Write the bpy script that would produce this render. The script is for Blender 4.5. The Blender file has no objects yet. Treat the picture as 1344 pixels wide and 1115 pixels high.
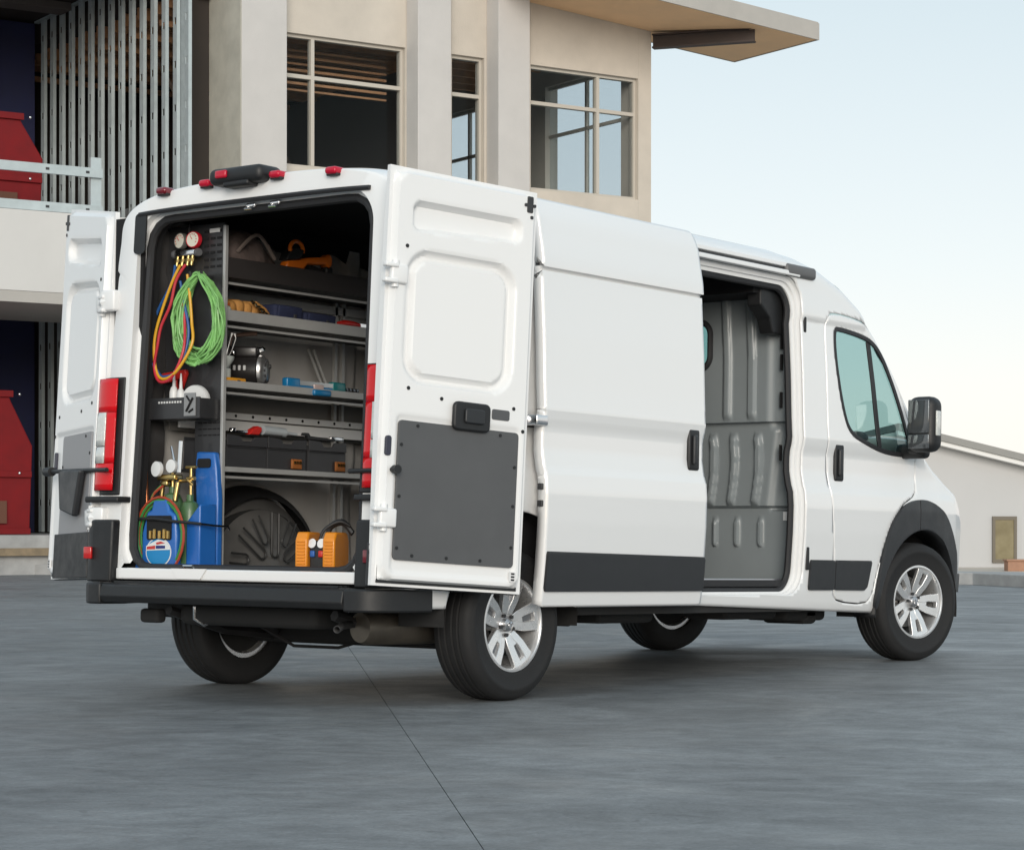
import bpy, bmesh, math, random
from mathutils import Matrix, Vector, Euler
import numpy as np
random.seed(7)
PI = math.pi
sc = bpy.context.scene
COL = sc.collection

# ------------------------------------------------------------------ camera, sky, sun, exposure
CAM_YAW = math.radians(38.10)
cam_d = bpy.data.cameras.new('camera')
cam = bpy.data.objects.new('camera', cam_d); COL.objects.link(cam)
cam.location = (-8.573, -7.701, 0.855)
cam.rotation_euler = (math.radians(90.0), math.radians(-0.05), CAM_YAW - PI/2)
cam_d.sensor_fit = 'HORIZONTAL'; cam_d.sensor_width = 36.0
cam_d.lens = 36.0*3003.5/1344.0
cam_d.shift_y = (683.1-557.5)/1344.0
cam_d.clip_start = 0.1; cam_d.clip_end = 3000
sc.camera = cam

SUN_EL, SUN_AZ = math.radians(15), math.radians(-138)     # azimuth: angle of the direction TO the sun, from +X towards +Y
w = bpy.data.worlds.new('World'); sc.world = w; w.use_nodes = True
wn = w.node_tree.nodes; wl = w.node_tree.links
bg = wn['Background']
sky = wn.new('ShaderNodeTexSky'); sky.sky_type = 'NISHITA'; sky.sun_disc = False
sky.sun_elevation = SUN_EL
sky.sun_rotation = (PI/2 - SUN_AZ) % (2*PI)
sky.air_density = 1.0; sky.dust_density = 1.0; sky.ozone_density = 1.0; sky.altitude = 0
# thin even overcast veil over the clear sky: pale blue overhead, warm white towards the horizon, the same all round
wtc = wn.new('ShaderNodeTexCoord'); wsep = wn.new('ShaderNodeSeparateXYZ'); wl.new(wtc.outputs['Generated'], wsep.inputs[0])
ramp = wn.new('ShaderNodeValToRGB'); wl.new(wsep.outputs['Z'], ramp.inputs['Fac'])
cr_ = ramp.color_ramp; cr_.elements[0].position = 0.0; cr_.elements[0].color = (1.0, 0.955, 0.935, 1)
cr_.elements[1].position = 1.0; cr_.elements[1].color = (0.60, 0.70, 0.77, 1)
for p_, c_ in ((0.05, (0.97, 0.945, 0.93, 1)), (0.11, (0.87, 0.905, 0.915, 1)), (0.22, (0.71, 0.80, 0.83, 1)), (0.5, (0.62, 0.74, 0.81, 1))):
    e_ = cr_.elements.new(p_); e_.color = c_
wsc = wn.new('ShaderNodeVectorMath'); wsc.operation = 'SCALE'; wsc.inputs['Scale'].default_value = 6.4; wl.new(ramp.outputs['Color'], wsc.inputs[0])
wmx = wn.new('ShaderNodeMix'); wmx.data_type = 'RGBA'; wmx.inputs['Factor'].default_value = 0.85
wl.new(sky.outputs['Color'], wmx.inputs['A']); wl.new(wsc.outputs[0], wmx.inputs['B']); wl.new(wmx.outputs['Result'], bg.inputs['Color'])
bg.inputs['Strength'].default_value = 0.12
sd = bpy.data.lights.new('sun', 'SUN'); sd.energy = 1.5; sd.angle = math.radians(26); sd.color = (1.0, 0.93, 0.84)
so = bpy.data.objects.new('sun', sd); COL.objects.link(so)
dsun = Vector((math.cos(SUN_AZ)*math.cos(SUN_EL), math.sin(SUN_AZ)*math.cos(SUN_EL), math.sin(SUN_EL)))
so.rotation_euler = dsun.to_track_quat('Z', 'Y').to_euler()
so.location = dsun*60
sc.view_settings.view_transform = 'Standard'; sc.view_settings.look = 'None'
sc.view_settings.gamma = 1; sc.view_settings.use_curve_mapping = False
sc.view_settings.exposure = 0.45
sc.render.engine = 'CYCLES'
sc.cycles.max_bounces = 8; sc.cycles.transparent_max_bounces = 12

# ------------------------------------------------------------------ materials
MATS = {}
def mat(name, col, rough=0.5, metal=0.0, coat=0.0, var=0.0, vscale=6.0, bump=0.0, bscale=60.0, spec=0.5, alpha=None, emit=None):
    if name in MATS: return MATS[name]
    m = bpy.data.materials.new(name); m.use_nodes = True
    nt = m.node_tree; b = nt.nodes['Principled BSDF']
    c = (col[0], col[1], col[2], 1)
    b.inputs['Base Color'].default_value = c
    b.inputs['Roughness'].default_value = rough; b.inputs['Metallic'].default_value = metal
    b.inputs['Coat Weight'].default_value = coat; b.inputs['Coat Roughness'].default_value = 0.04
    b.inputs['Specular IOR Level'].default_value = spec
    tc = nt.nodes.new('ShaderNodeTexCoord')
    if var > 0:
        n = nt.nodes.new('ShaderNodeTexNoise'); n.inputs['Scale'].default_value = vscale; n.inputs['Detail'].default_value = 8
        n.inputs['Roughness'].default_value = 0.6
        nt.links.new(tc.outputs['Object'], n.inputs['Vector'])
        r = nt.nodes.new('ShaderNodeMapRange'); r.inputs['From Min'].default_value = 0.3; r.inputs['From Max'].default_value = 0.7
        r.inputs['To Min'].default_value = 1-var; r.inputs['To Max'].default_value = 1+var
        nt.links.new(n.outputs['Fac'], r.inputs['Value'])
        mx = nt.nodes.new('ShaderNodeMix'); mx.data_type = 'RGBA'; mx.blend_type = 'MULTIPLY'; mx.inputs['Factor'].default_value = 1
        mx.inputs['A'].default_value = c
        nt.links.new(r.outputs['Result'], mx.inputs['B'])
        nt.links.new(mx.outputs['Result'], b.inputs['Base Color'])
        r2 = nt.nodes.new('ShaderNodeMapRange'); r2.inputs['From Min'].default_value = 0.3; r2.inputs['From Max'].default_value = 0.7
        r2.inputs['To Min'].default_value = max(0, rough-0.08); r2.inputs['To Max'].default_value = min(1, rough+0.1)
        nt.links.new(n.outputs['Fac'], r2.inputs['Value']); nt.links.new(r2.outputs['Result'], b.inputs['Roughness'])
    if bump > 0:
        n2 = nt.nodes.new('ShaderNodeTexNoise'); n2.inputs['Scale'].default_value = bscale; n2.inputs['Detail'].default_value = 6
        nt.links.new(tc.outputs['Object'], n2.inputs['Vector'])
        bp = nt.nodes.new('ShaderNodeBump'); bp.inputs['Strength'].default_value = bump; bp.inputs['Distance'].default_value = 0.01
        nt.links.new(n2.outputs['Fac'], bp.inputs['Height']); nt.links.new(bp.outputs['Normal'], b.inputs['Normal'])
    if emit:
        b.inputs['Emission Color'].default_value = (*emit[0], 1); b.inputs['Emission Strength'].default_value = emit[1]
    MATS[name] = m
    return m

def glass(name, tint, gloss=0.12, rough=0.01, ior=1.5):
    if name in MATS: return MATS[name]
    m = bpy.data.materials.new(name); m.use_nodes = True
    nt = m.node_tree; nt.nodes.clear()
    out = nt.nodes.new('ShaderNodeOutputMaterial')
    t = nt.nodes.new('ShaderNodeBsdfTransparent'); t.inputs['Color'].default_value = (*tint, 1)
    g = nt.nodes.new('ShaderNodeBsdfGlossy'); g.inputs['Roughness'].default_value = rough
    g.inputs['Color'].default_value = (0.9, 1.0, 0.97, 1)
    lw_ = nt.nodes.new('ShaderNodeLayerWeight'); lw_.inputs['Blend'].default_value = 0.5
    fr = nt.nodes.new('ShaderNodeMath'); fr.operation = 'POWER'; fr.inputs[1].default_value = 4.0
    nt.links.new(lw_.outputs['Facing'], fr.inputs[0])
    ad = nt.nodes.new('ShaderNodeMath'); ad.operation = 'ADD'; ad.inputs[1].default_value = gloss; ad.use_clamp = True
    mx = nt.nodes.new('ShaderNodeMixShader')
    nt.links.new(fr.outputs[0], ad.inputs[0]); nt.links.new(ad.outputs[0], mx.inputs[0])
    nt.links.new(t.outputs[0], mx.inputs[1]); nt.links.new(g.outputs[0], mx.inputs[2])
    nt.links.new(mx.outputs[0], out.inputs['Surface'])
    MATS[name] = m
    return m

WHITE = mat('white_paint', (0.82, 0.82, 0.815), 0.30, 0, 0.9)
WHITEIN = mat('white_inner_paint', (0.80, 0.80, 0.795), 0.36, 0, 0.3)
BLACKP = mat('black_plastic', (0.012, 0.0125, 0.0135), 0.5, var=0.15, vscale=12, bump=0.08, bscale=400)
GREYP = mat('dark_grey_cladding', (0.020, 0.0215, 0.024), 0.45, var=0.12, vscale=9, bump=0.1, bscale=500)
TRIM = mat('grey_hardboard', (0.085, 0.087, 0.090), 0.40, var=0.07, vscale=5, bump=0.08, bscale=250)
RUBBER = mat('tyre_rubber', (0.011, 0.011, 0.0115), 0.72, var=0.2, vscale=9, bump=0.12, bscale=120)
SEAL = mat('seal_rubber', (0.02, 0.02, 0.022), 0.6)
ALLOY = mat('machined_alloy', (0.78, 0.78, 0.78), 0.30, 0.75, var=0.03, vscale=20)
ALLOYD = mat('grey_alloy_pocket', (0.20, 0.205, 0.215), 0.4, 0.8)
STEEL = mat('galvanised_steel', (0.42, 0.46, 0.47), 0.42, 0.75, var=0.15, vscale=5)
DSTEEL = mat('dark_steel', (0.06, 0.06, 0.062), 0.5, 0.6, var=0.2, vscale=8)
CHROME = mat('bright_metal', (0.75, 0.75, 0.76), 0.18, 1.0)
BRASS = mat('brass', (0.55, 0.40, 0.16), 0.3, 1.0)
COPPER = mat('copper_tube_metal', (0.62, 0.22, 0.10), 0.35, 0.9)
UNDER = mat('underbody_black', (0.018, 0.018, 0.018), 0.8, var=0.25, vscale=6)
MUFF = mat('muffler_steel', (0.16, 0.14, 0.115), 0.45, 0.7, var=0.2, vscale=8)
LININGW = mat('cargo_wall_grey', (0.44, 0.425, 0.405), 0.5, 0, 0.1, var=0.06, vscale=3)
WHITE.node_tree.nodes['Principled BSDF'].inputs['Coat IOR'].default_value = 1.75
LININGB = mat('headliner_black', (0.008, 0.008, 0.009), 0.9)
FLOORB = mat('cargo_floor', (0.02, 0.02, 0.022), 0.7, var=0.2, vscale=10, bump=0.1, bscale=200)
BULK = mat('bulkhead_grey_paint', (0.22, 0.245, 0.255), 0.42, 0, 0.15, var=0.05, vscale=2)
WELLP = mat('wheel_well_plastic', (0.10, 0.098, 0.095), 0.42, var=0.1, vscale=8)
RED = mat('lens_red', (0.62, 0.003, 0.008), 0.14, 0, 0.3, spec=0.3)
DRED = mat('lens_dark_red', (0.16, 0.004, 0.012), 0.15, 0, 0.8)
PINK = mat('marker_lens_red', (0.50, 0.006, 0.03), 0.2, 0, 0.3, spec=0.3)
CLEAR = mat('lens_clear', (0.62, 0.63, 0.60), 0.12, 0, 0.9, var=0.12, vscale=60)
SHELF = mat('shelf_powder_black', (0.028, 0.028, 0.030), 0.42, 0, 0.15, var=0.1, vscale=10)
SHELFL = mat('shelf_lip_grey', (0.42, 0.42, 0.41), 0.4, 0.3, var=0.06, vscale=8)
SHELFW = mat('shelf_rail_pale', (0.72, 0.71, 0.69), 0.4, 0.2, var=0.05, vscale=8)
GLS = glass('side_window_glass', (0.58, 0.74, 0.74), 0.07)
GLB = glass('building_glass', (0.88, 0.90, 0.91), 0.005)

# ------------------------------------------------------------------ mesh helpers
class M:
    def __init__(s): s.v = []; s.f = []
    def add(s, vs, fs):
        o = len(s.v); s.v += [tuple(v) for v in vs]; s.f += [tuple(i+o for i in f) for f in fs]; return s
    def box(s, x0, x1, y0, y1, z0, z1, mtx=None):
        vs = [Vector((x, y, z)) for x in (x0, x1) for y in (y0, y1) for z in (z0, z1)]
        if mtx is not None: vs = [mtx @ v for v in vs]
        return s.add(vs, [(0,1,3,2),(4,6,7,5),(0,4,5,1),(2,3,7,6),(0,2,6,4),(1,5,7,3)])
    def cbox(s, c, d, rot=None):
        mt = Matrix.Translation(c)
        if rot is not None: mt = mt @ Euler(rot).to_matrix().to_4x4()
        return s.box(-d[0]/2, d[0]/2, -d[1]/2, d[1]/2, -d[2]/2, d[2]/2, mt)
    def rbox(s, c, d, r, rot=None, seg=3):
        bm = bmesh.new(); bmesh.ops.create_cube(bm, size=1)
        bmesh.ops.scale(bm, vec=d, verts=bm.verts)
        bmesh.ops.bevel(bm, geom=bm.edges[:], offset=min(r, 0.49*min(d)), segments=seg, profile=0.5, affect='EDGES')
        mt = Matrix.Translation(c)
        if rot is not None: mt = mt @ Euler(rot).to_matrix().to_4x4()
        bm.verts.index_update()
        s.add([mt @ v.co for v in bm.verts], [[v.index for v in f.verts] for f in bm.faces]); bm.free(); return s
    def ring(s, p, t, r, n, up=None):
        t = Vector(t).normalized()
        a = Vector((0,0,1)) if abs(t.z) < 0.9 else Vector((1,0,0))
        if up is not None: a = up
        u = t.cross(a).normalized(); v = t.cross(u).normalized()
        return [Vector(p)+u*r*math.cos(2*PI*k/n)+v*r*math.sin(2*PI*k/n) for k in range(n)], v
    def cyl(s, p0, p1, r0, r1=None, n=20, caps=True):
        if r1 is None: r1 = r0
        t = Vector(p1)-Vector(p0)
        a, _ = s.ring(p0, t, r0, n); b, _ = s.ring(p1, t, r1, n)
        fs = [(i, (i+1) % n, n+(i+1) % n, n+i) for i in range(n)]
        if caps: fs += [tuple(range(n-1, -1, -1)), tuple(range(n, 2*n))]
        return s.add(a+b, fs)
    def tube(s, pts, r, n=8, closed=False, caps=True):
        P = [Vector(p) for p in pts]; N = len(P); vs = []; up = None
        rr = r if isinstance(r, (list, tuple)) else [r]*N
        prev_u = None
        for i in range(N):
            if closed: t = P[(i+1) % N]-P[i-1]
            else: t = P[min(i+1, N-1)]-P[max(i-1, 0)]
            t.normalize()
            if prev_u is None:
                a = Vector((0,0,1)) if abs(t.z) < 0.9 else Vector((1,0,0))
                u = t.cross(a).normalized()
            else:
                u = (prev_u - t*prev_u.dot(t)).normalized()
            prev_u = u; v = t.cross(u)
            vs += [P[i]+u*rr[i]*math.cos(2*PI*k/n)+v*rr[i]*math.sin(2*PI*k/n) for k in range(n)]
        fs = []
        for i in range(N if closed else N-1):
            j = (i+1) % N
            fs += [(i*n+k, i*n+(k+1) % n, j*n+(k+1) % n, j*n+k) for k in range(n)]
        if caps and not closed: fs += [tuple(range(n-1, -1, -1)), tuple(range((N-1)*n, N*n))]
        return s.add(vs, fs)
    def lathe(s, prof, origin=(0,0,0), axis=(0,0,1), n=32, closed=False):
        ax = Vector(axis).normalized()
        a = Vector((0,0,1)) if abs(ax.z) < 0.9 else Vector((1,0,0))
        u = ax.cross(a).normalized(); v = ax.cross(u).normalized(); o = Vector(origin)
        vs = []
        for r, h in prof:
            vs += [o+ax*h+(u*math.cos(2*PI*k/n)+v*math.sin(2*PI*k/n))*r for k in range(n)]
        fs = []; L = len(prof)
        for i in range(L if closed else L-1):
            j = (i+1) % L
            fs += [(i*n+k, i*n+(k+1) % n, j*n+(k+1) % n, j*n+k) for k in range(n)]
        return s.add(vs, fs)
    def prism(s, poly, fn, d0, d1):
        """poly of 2D points; fn(a,b,d)->3D; between depth d0 and d1"""
        n = len(poly)
        vs = [fn(a, b, d0) for a, b in poly]+[fn(a, b, d1) for a, b in poly]
        fs = [tuple(range(n-1, -1, -1)), tuple(range(n, 2*n))]+[(i, (i+1) % n, n+(i+1) % n, n+i) for i in range(n)]
        return s.add(vs, fs)
    def grid(s, fn, us, vs_):
        nu, nv = len(us), len(vs_)
        return s.add([fn(a, b) for a in us for b in vs_],
                     [(i*nv+j, (i+1)*nv+j, (i+1)*nv+j+1, i*nv+j+1) for i in range(nu-1) for j in range(nv-1)])
    def sphere(s, c, r, nu=16, nv=10):
        rx, ry, rz = r if isinstance(r, (tuple, list)) else (r, r, r)
        vs = []; 
        for j in range(nv+1):
            th = PI*j/nv
            for i in range(nu):
                ph = 2*PI*i/nu
                vs.append((c[0]+rx*math.sin(th)*math.cos(ph), c[1]+ry*math.sin(th)*math.sin(ph), c[2]+rz*math.cos(th)))
        return s.add(vs, [(j*nu+i, (j+1)*nu+i, (j+1)*nu+(i+1) % nu, j*nu+(i+1) % nu) for j in range(nv) for i in range(nu)])
    def build(s, name, material, parent=None, smooth=38, bevel=0, recalc=True, solid=0, seg=2):
        me = bpy.data.meshes.new(name); me.from_pydata([tuple(v) for v in s.v], [], s.f); me.validate()
        if recalc:
            bm = bmesh.new(); bm.from_mesh(me)
            bmesh.ops.remove_doubles(bm, verts=bm.verts, dist=1e-6)
            bmesh.ops.recalc_face_normals(bm, faces=bm.faces); bm.to_mesh(me); bm.free()
        if smooth:
            me.polygons.foreach_set('use_smooth', [True]*len(me.polygons))
            me.set_sharp_from_angle(angle=math.radians(smooth))
        me.materials.append(material)
        o = bpy.data.objects.new(name, me); COL.objects.link(o)
        if parent is not None: o.parent = parent
        if solid:
            md = o.modifiers.new('thickness', 'SOLIDIFY'); md.thickness = solid; md.offset = -1
        if bevel:
            md = o.modifiers.new('rounding', 'BEVEL'); md.width = bevel; md.segments = seg; md.limit_method = 'ANGLE'; md.angle_limit = math.radians(40)
        return o

def tag(o, label=None, cat=None, group=None, kind=None):
    if label: o['label'] = label
    if cat: o['category'] = cat
    if group: o['group'] = group
    if kind: o['kind'] = kind
    return o
def thing(name, label, cat, mtx=None, group=None):
    o = bpy.data.objects.new(name, None); COL.objects.link(o); o.empty_display_size = 0.2
    if mtx is not None: o.matrix_world = mtx
    return tag(o, label, cat, group)
def dup(root, mtx=None, label=None):
    r = root.copy(); COL.objects.link(r)
    if mtx is not None: r.matrix_world = mtx
    if label: r['label'] = label
    for ch in root.children:
        c = ch.copy(); COL.objects.link(c); c.parent = r
        for g in ch.children:
            d = g.copy(); COL.objects.link(d); d.parent = c
    return r
def empty_part(name, parent, mtx=None):
    o = bpy.data.objects.new(name, None); COL.objects.link(o); o.parent = parent; o.empty_display_size = 0.1
    if mtx is not None: o.matrix_local = mtx
    return o
def T(x, y, z): return Matrix.Translation((x, y, z))
def RZ(a): return Matrix.Rotation(a, 4, 'Z')
def rrect(x0, x1, y0, y1, r, n=6):
    out = []
    for cx, cy, a0 in ((x1-r, y1-r, 0), (x0+r, y1-r, PI/2), (x0+r, y0+r, PI), (x1-r, y0+r, 1.5*PI)):
        out += [(cx+r*math.cos(a0+PI/2*k/n), cy+r*math.sin(a0+PI/2*k/n)) for k in range(n+1)]
    return out
def smooth01(x): x = max(0.0, min(1.0, x)); return x*x*(3-2*x)
def catmull(P, n=8, closed=False):
    P = [Vector(p) for p in P]; out = []; N = len(P)
    rng = range(N if closed else N-1)
    for i in rng:
        if closed: p0, p1, p2, p3 = P[i-1], P[i], P[(i+1) % N], P[(i+2) % N]
        else: p0, p1, p2, p3 = P[max(i-1, 0)], P[i], P[i+1], P[min(i+2, N-1)]
        for k in range(n):
            t = k/n
            out.append(0.5*((2*p1)+(-p0+p2)*t+(2*p0-5*p1+4*p2-p3)*t*t+(-p0+3*p1-3*p2+p3)*t**3))
    if not closed: out.append(P[-1])
    return out

# ------------------------------------------------------------------ ground
def concrete(name, base, grain=1.0):
    m = bpy.data.materials.new(name); m.use_nodes = True
    nt = m.node_tree; b = nt.nodes['Principled BSDF']; L = nt.links
    tc = nt.nodes.new('ShaderNodeTexCoord'); geo = nt.nodes.new('ShaderNodeNewGeometry')
    mp0 = nt.nodes.new('ShaderNodeMapping'); mp0.inputs['Rotation'].default_value = (0, 0, math.radians(52))
    L.new(geo.outputs['Position'], mp0.inputs['Vector'])
    mp = nt.nodes.new('ShaderNodeMapping'); mp.inputs['Scale'].default_value = (0.72, 1.0, 1)
    L.new(mp0.outputs[0], mp.inputs['Vector'])
    def noise(scale, detail, vec, rough=0.6, dist=0.0):
        n = nt.nodes.new('ShaderNodeTexNoise'); n.inputs['Scale'].default_value = scale; n.inputs['Detail'].default_value = detail
        n.inputs['Roughness'].default_value = rough; n.inputs['Distortion'].default_value = dist
        L.new(vec, n.inputs['Vector']); return n.outputs['Fac']
    def rng(x, a, b_, lo, hi):
        r = nt.nodes.new('ShaderNodeMapRange'); r.inputs[1].default_value = a; r.inputs[2].default_value = b_; r.inputs[3].default_value = lo; r.inputs[4].default_value = hi
        L.new(x, r.inputs[0]); return r.outputs[0]
    def mul(x, y):
        n = nt.nodes.new('ShaderNodeMath'); n.operation = 'MULTIPLY'; L.new(x, n.inputs[0]); L.new(y, n.inputs[1]); return n.outputs[0]
    s1 = rng(noise(1.0, 10, mp.outputs[0], 0.66, 2.2), 0.3, 0.7, 0.76, 1.26)
    s2 = rng(noise(0.28, 7, geo.outputs['Position'], 0.62, 1.6), 0.3, 0.7, 0.80, 1.22)
    s3 = rng(noise(70, 5, geo.outputs['Position']), 0.3, 0.7, 0.82, 1.18)
    s4 = rng(noise(7.5, 12, geo.outputs['Position'], 0.75, 1.2), 0.35, 0.65, 0.86, 1.14)
    s5 = rng(noise(9, 3, geo.outputs['Position'], 0.5, 0.8), 0.66, 0.74, 1.0, 0.72)
    s6 = rng(noise(2.6, 8, mp.outputs[0], 0.72, 2.6), 0.36, 0.64, 0.84, 1.18)
    v = mul(mul(mul(s1, s2), mul(s3, s4)), mul(s5, s6))
    mx = nt.nodes.new('ShaderNodeMix'); mx.data_type = 'RGBA'; mx.blend_type = 'MULTIPLY'; mx.inputs['Factor'].default_value = 1
    mx.inputs['A'].default_value = (*base, 1); L.new(v, mx.inputs['B']); L.new(mx.outputs['Result'], b.inputs['Base Color'])
    L.new(rng(noise(0.9, 8, mp.outputs[0], 0.65, 1.5), 0.3, 0.7, 0.40, 0.74), b.inputs['Roughness'])
    bp = nt.nodes.new('ShaderNodeBump'); bp.inputs['Strength'].default_value = 0.25; bp.inputs['Distance'].default_value = 0.006
    L.new(noise(45, 8, geo.outputs['Position'], 0.65), bp.inputs['Height']); L.new(bp.outputs['Normal'], b.inputs['Normal'])
    return m
CONC = concrete('yard_concrete', (0.158, 0.167, 0.172))
JOINT = mat('joint_dirt', (0.055, 0.057, 0.06), 0.9)
KERBM = mat('kerb_concrete', (0.33, 0.33, 0.325), 0.75, var=0.2, vscale=3, bump=0.3, bscale=30)
g = M(); g.box(-400, 400, -400, 400, -0.5, -0.012)
ground = g.build('ground', JOINT, smooth=0); tag(ground, kind='structure')
JA = math.atan2(3.428, 3.515)         # direction of the saw-cut joints
SL = 7.0; J0 = Vector((-0.425, -0.549, 0)); ju = Vector((math.cos(JA), math.sin(JA), 0)); jv = Vector((-math.sin(JA), math.cos(JA), 0))
slab_meshes = None
sb = M(); sb.box(0.0016, SL-0.0016, 0.0016, SL-0.0016, -0.06, 0.0)
slab0 = sb.build('concrete_slab', CONC, ground, smooth=0)
slab_off = 1.5
NSL = 8
first = True
for i in range(-3, 9):
    for j in range(-4, 6):
        o = slab0 if first else slab0.copy()
        if not first: COL.objects.link(o); o.parent = ground
        first = False
        p = J0 + ju*(i*SL+slab_off) + jv*(j*SL)
        o.matrix_local = T(p.x, p.y, 0) @ RZ(JA)
far = M()
u0, u1, v0, v1 = -3*SL+slab_off, 9*SL+slab_off, -4*SL, 6*SL
for a0, a1, b0, b1 in ((-380, u0, -380, 380), (u1, 380, -380, 380), (u0, u1, -380, v0), (u0, u1, v1, 380)):
    q = [J0+ju*a+jv*b for a, b in ((a0+0.0016, b0+0.0016), (a1-0.0016, b0+0.0016), (a1-0.0016, b1-0.0016), (a0+0.0016, b1-0.0016))]
    far.add([(p.x, p.y, 0) for p in q], [(0, 1, 2, 3)])
pv = far.build('pavement', CONC, smooth=0, recalc=False); tag(pv, kind='structure')

# ------------------------------------------------------------------ building under construction
CREAM = mat('cream_stucco', (0.57, 0.515, 0.445), 0.85, var=0.09, vscale=1.2, bump=0.25, bscale=40)
SOFFIT_GLOW = mat('soffit_warm_glow', (0.86, 0.57, 0.34), 0.8, var=0.05, vscale=2)  # warm bounced light is mixed into the soffit's base colour
COLM = mat('column_render', (0.55, 0.53, 0.51), 0.85, var=0.05, vscale=1.5, bump=0.2, bscale=40)
FASC = mat('fascia_grey', (0.42, 0.40, 0.37), 0.7, var=0.05, vscale=3)
FRAME = mat('window_frame_pale', (0.52, 0.48, 0.42), 0.5)
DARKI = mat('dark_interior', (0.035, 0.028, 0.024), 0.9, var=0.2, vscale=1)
TIMBER = mat('joist_timber', (0.52, 0.27, 0.14), 0.8, var=0.2, vscale=4)
NAVY = mat('blue_sheathing', (0.018, 0.022, 0.075), 0.7, var=0.15, vscale=2)
STUDM = mat('stud_steel', (0.46, 0.52, 0.53), 0.5, 0.15, var=0.12, vscale=3)
BANG = math.radians(-18.5176)
BM = T(14.787, 20.8505, 0) @ RZ(BANG)
bld = thing('office_building', 'cream two storey building under construction behind the van, with open steel stud bay', 'building', BM)
def bpart(name, m, *boxes, bevel=0, parent=bld):
    k = M()
    for b in boxes: k.box(*b)
    return k.build(name, m, parent, smooth=0, bevel=bevel)
ZT = 11.4
WS, WH = 6.86, 9.13
# facade wall pieces (x along facade, y depth, z)
bpart('wall', CREAM, (4.03, 5.05, 0, 0.35, 0, ZT))
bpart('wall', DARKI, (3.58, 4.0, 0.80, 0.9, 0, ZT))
bpart('post', STEEL, (3.43, 3.575, 0.70, 0.85, 0, ZT))
bpart('wall', CREAM, (5.052, 7.40, 0, 0.30, WH, ZT), (5.052, 7.40, 0, 0.30, 0.0, WS))
bpart('wall', CREAM, (7.402, 8.35, 0, 0.30, 0, ZT))
bpart('wall', CREAM, (8.352, 9.04, 0, 0.30, WH, ZT), (8.352, 9.04, 0, 0.30, 0, WS))
bpart('wall', CREAM, (9.042, 10.04, 0, 0.30, 0, ZT))
bpart('wall', CREAM, (10.042, 12.47, 0, 0.30, WH, ZT), (10.042, 12.47, 0, 0.30, 0, WS))
bpart('wall', CREAM, (12.472, 12.77, 0, 0.30, 0, ZT))
# side wall on the right with openings
bpart('wall', CREAM, (12.47, 12.768, 0.302, 9, 0, WS), (12.47, 12.768, 0.302, 9, 9.45, ZT), (12.47, 12.768, 3.1, 3.75, WS, 9.45),
      (12.47, 12.768, 8.4, 9, WS, 9.45), (12.47, 12.768, 0.302, 0.55, WS, 9.45))
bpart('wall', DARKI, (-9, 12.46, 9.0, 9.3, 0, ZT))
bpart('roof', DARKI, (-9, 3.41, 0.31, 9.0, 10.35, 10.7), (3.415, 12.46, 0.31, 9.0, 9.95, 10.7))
bpart('wall', mat('grey_partition', (0.16, 0.15, 0.15), 0.9), (9.6, 9.75, 2.4, 8.9, 6.6, 9.6))
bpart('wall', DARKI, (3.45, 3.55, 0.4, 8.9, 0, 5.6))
bpart('floor', COLM, (-9, 3.40, -0.02, 9, 5.35, 5.70))
bpart('floor', KERBM, (3.6, 12.46, 0.32, 8.98, 5.4, 6.4))
for xq, dd in ((4.02, 0.84), (7.42, 0.68), (9.09, 0.67)):
    bpart('column', COLM, (xq, xq+dd, -0.40, -0.003, 0, ZT), bevel=0.01)
bpart('column_face_sheet', mat('yellowish_face', (0.47, 0.45, 0.385), 0.85, var=0.15, vscale=2), (4.004, 4.018, -0.385, 0.80, 0, ZT))  # thin sheet making the column's left face yellower and darker than its front
# ceiling joists and braces
for k in range(14):
    yy = 0.6+k*0.6
    bpart('joist', TIMBER, (3.7, 12.3, yy, yy+0.09, 9.72, 9.94))
for k in range(7):
    yy = 0.9+k*1.2
    bpart('joist', TIMBER, (3.7, 9.4, yy, yy+0.06, 9.45, 9.55))
for k_ in range(7):
    bpart('slat', TIMBER, (4.2, 7.6, 1.0, 1.05, 8.36+k_*0.115, 8.395+k_*0.115+0.01*(k_ % 2)))
for x0, x1 in ((4.6, 6.8), (6.2, 8.6)):
    kk = M(); kk.tube([(x0, 4.5, 9.6), (x1, 5.5, 7.0)], 0.04, 6); kk.build('brace', mat('dark_timber', (0.25, 0.19, 0.15), 0.9), bld)
kk = M(); kk.tube([(11.35, 5.9, 6.5), (11.75, 5.9, 8.6)], 0.13, 4); kk.build('brace', TIMBER, bld)
def window(x0, x1, mull, tran, name='window'):
    fr = M(); t = 0.055
    fr.box(x0, x1, 0.08, 0.2, WH-t, WH-0.002).box(x0, x1, 0.08, 0.2, WS+0.002, WS+t).box(x0+0.002, x0+t, 0.08, 0.2, WS+t, WH-t).box(x1-t, x1-0.002, 0.08, 0.2, WS+t, WH-t)
    f = fr.build(name, FRAME, bld, smooth=0)
    mm = M()
    for a in mull: mm.box(a-t*0.6, a+t*0.6, 0.07, 0.19, WS+t, WH-t)
    if mull: mm.build('mullion', FRAME, f, smooth=0)
    tt = M(); xs = [x0+t]+[a for a in mull]+[x1-t]
    for a, b in zip(xs[:-1], xs[1:]):
        tt.box(a+(t*0.6 if a in mull else 0), b-(t*0.6 if b in mull else 0), 0.075, 0.185, tran-t*0.6, tran+t*0.6)
    tt.build('transom', FRAME, f, smooth=0)
    for a, b in zip(xs[:-1], xs[1:]):
        for c, d in ((WS+t, tran-t*0.6), (tran+t*0.6, WH-t)):
            M().box(a, b, 0.13, 0.138, c, d).build('pane', GLB, f, smooth=0)
window(5.054, 7.398, [5.60], 8.42)
window(8.354, 9.038, [], 8.44)
window(10.044, 12.468, [11.59], 8.46)
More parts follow.
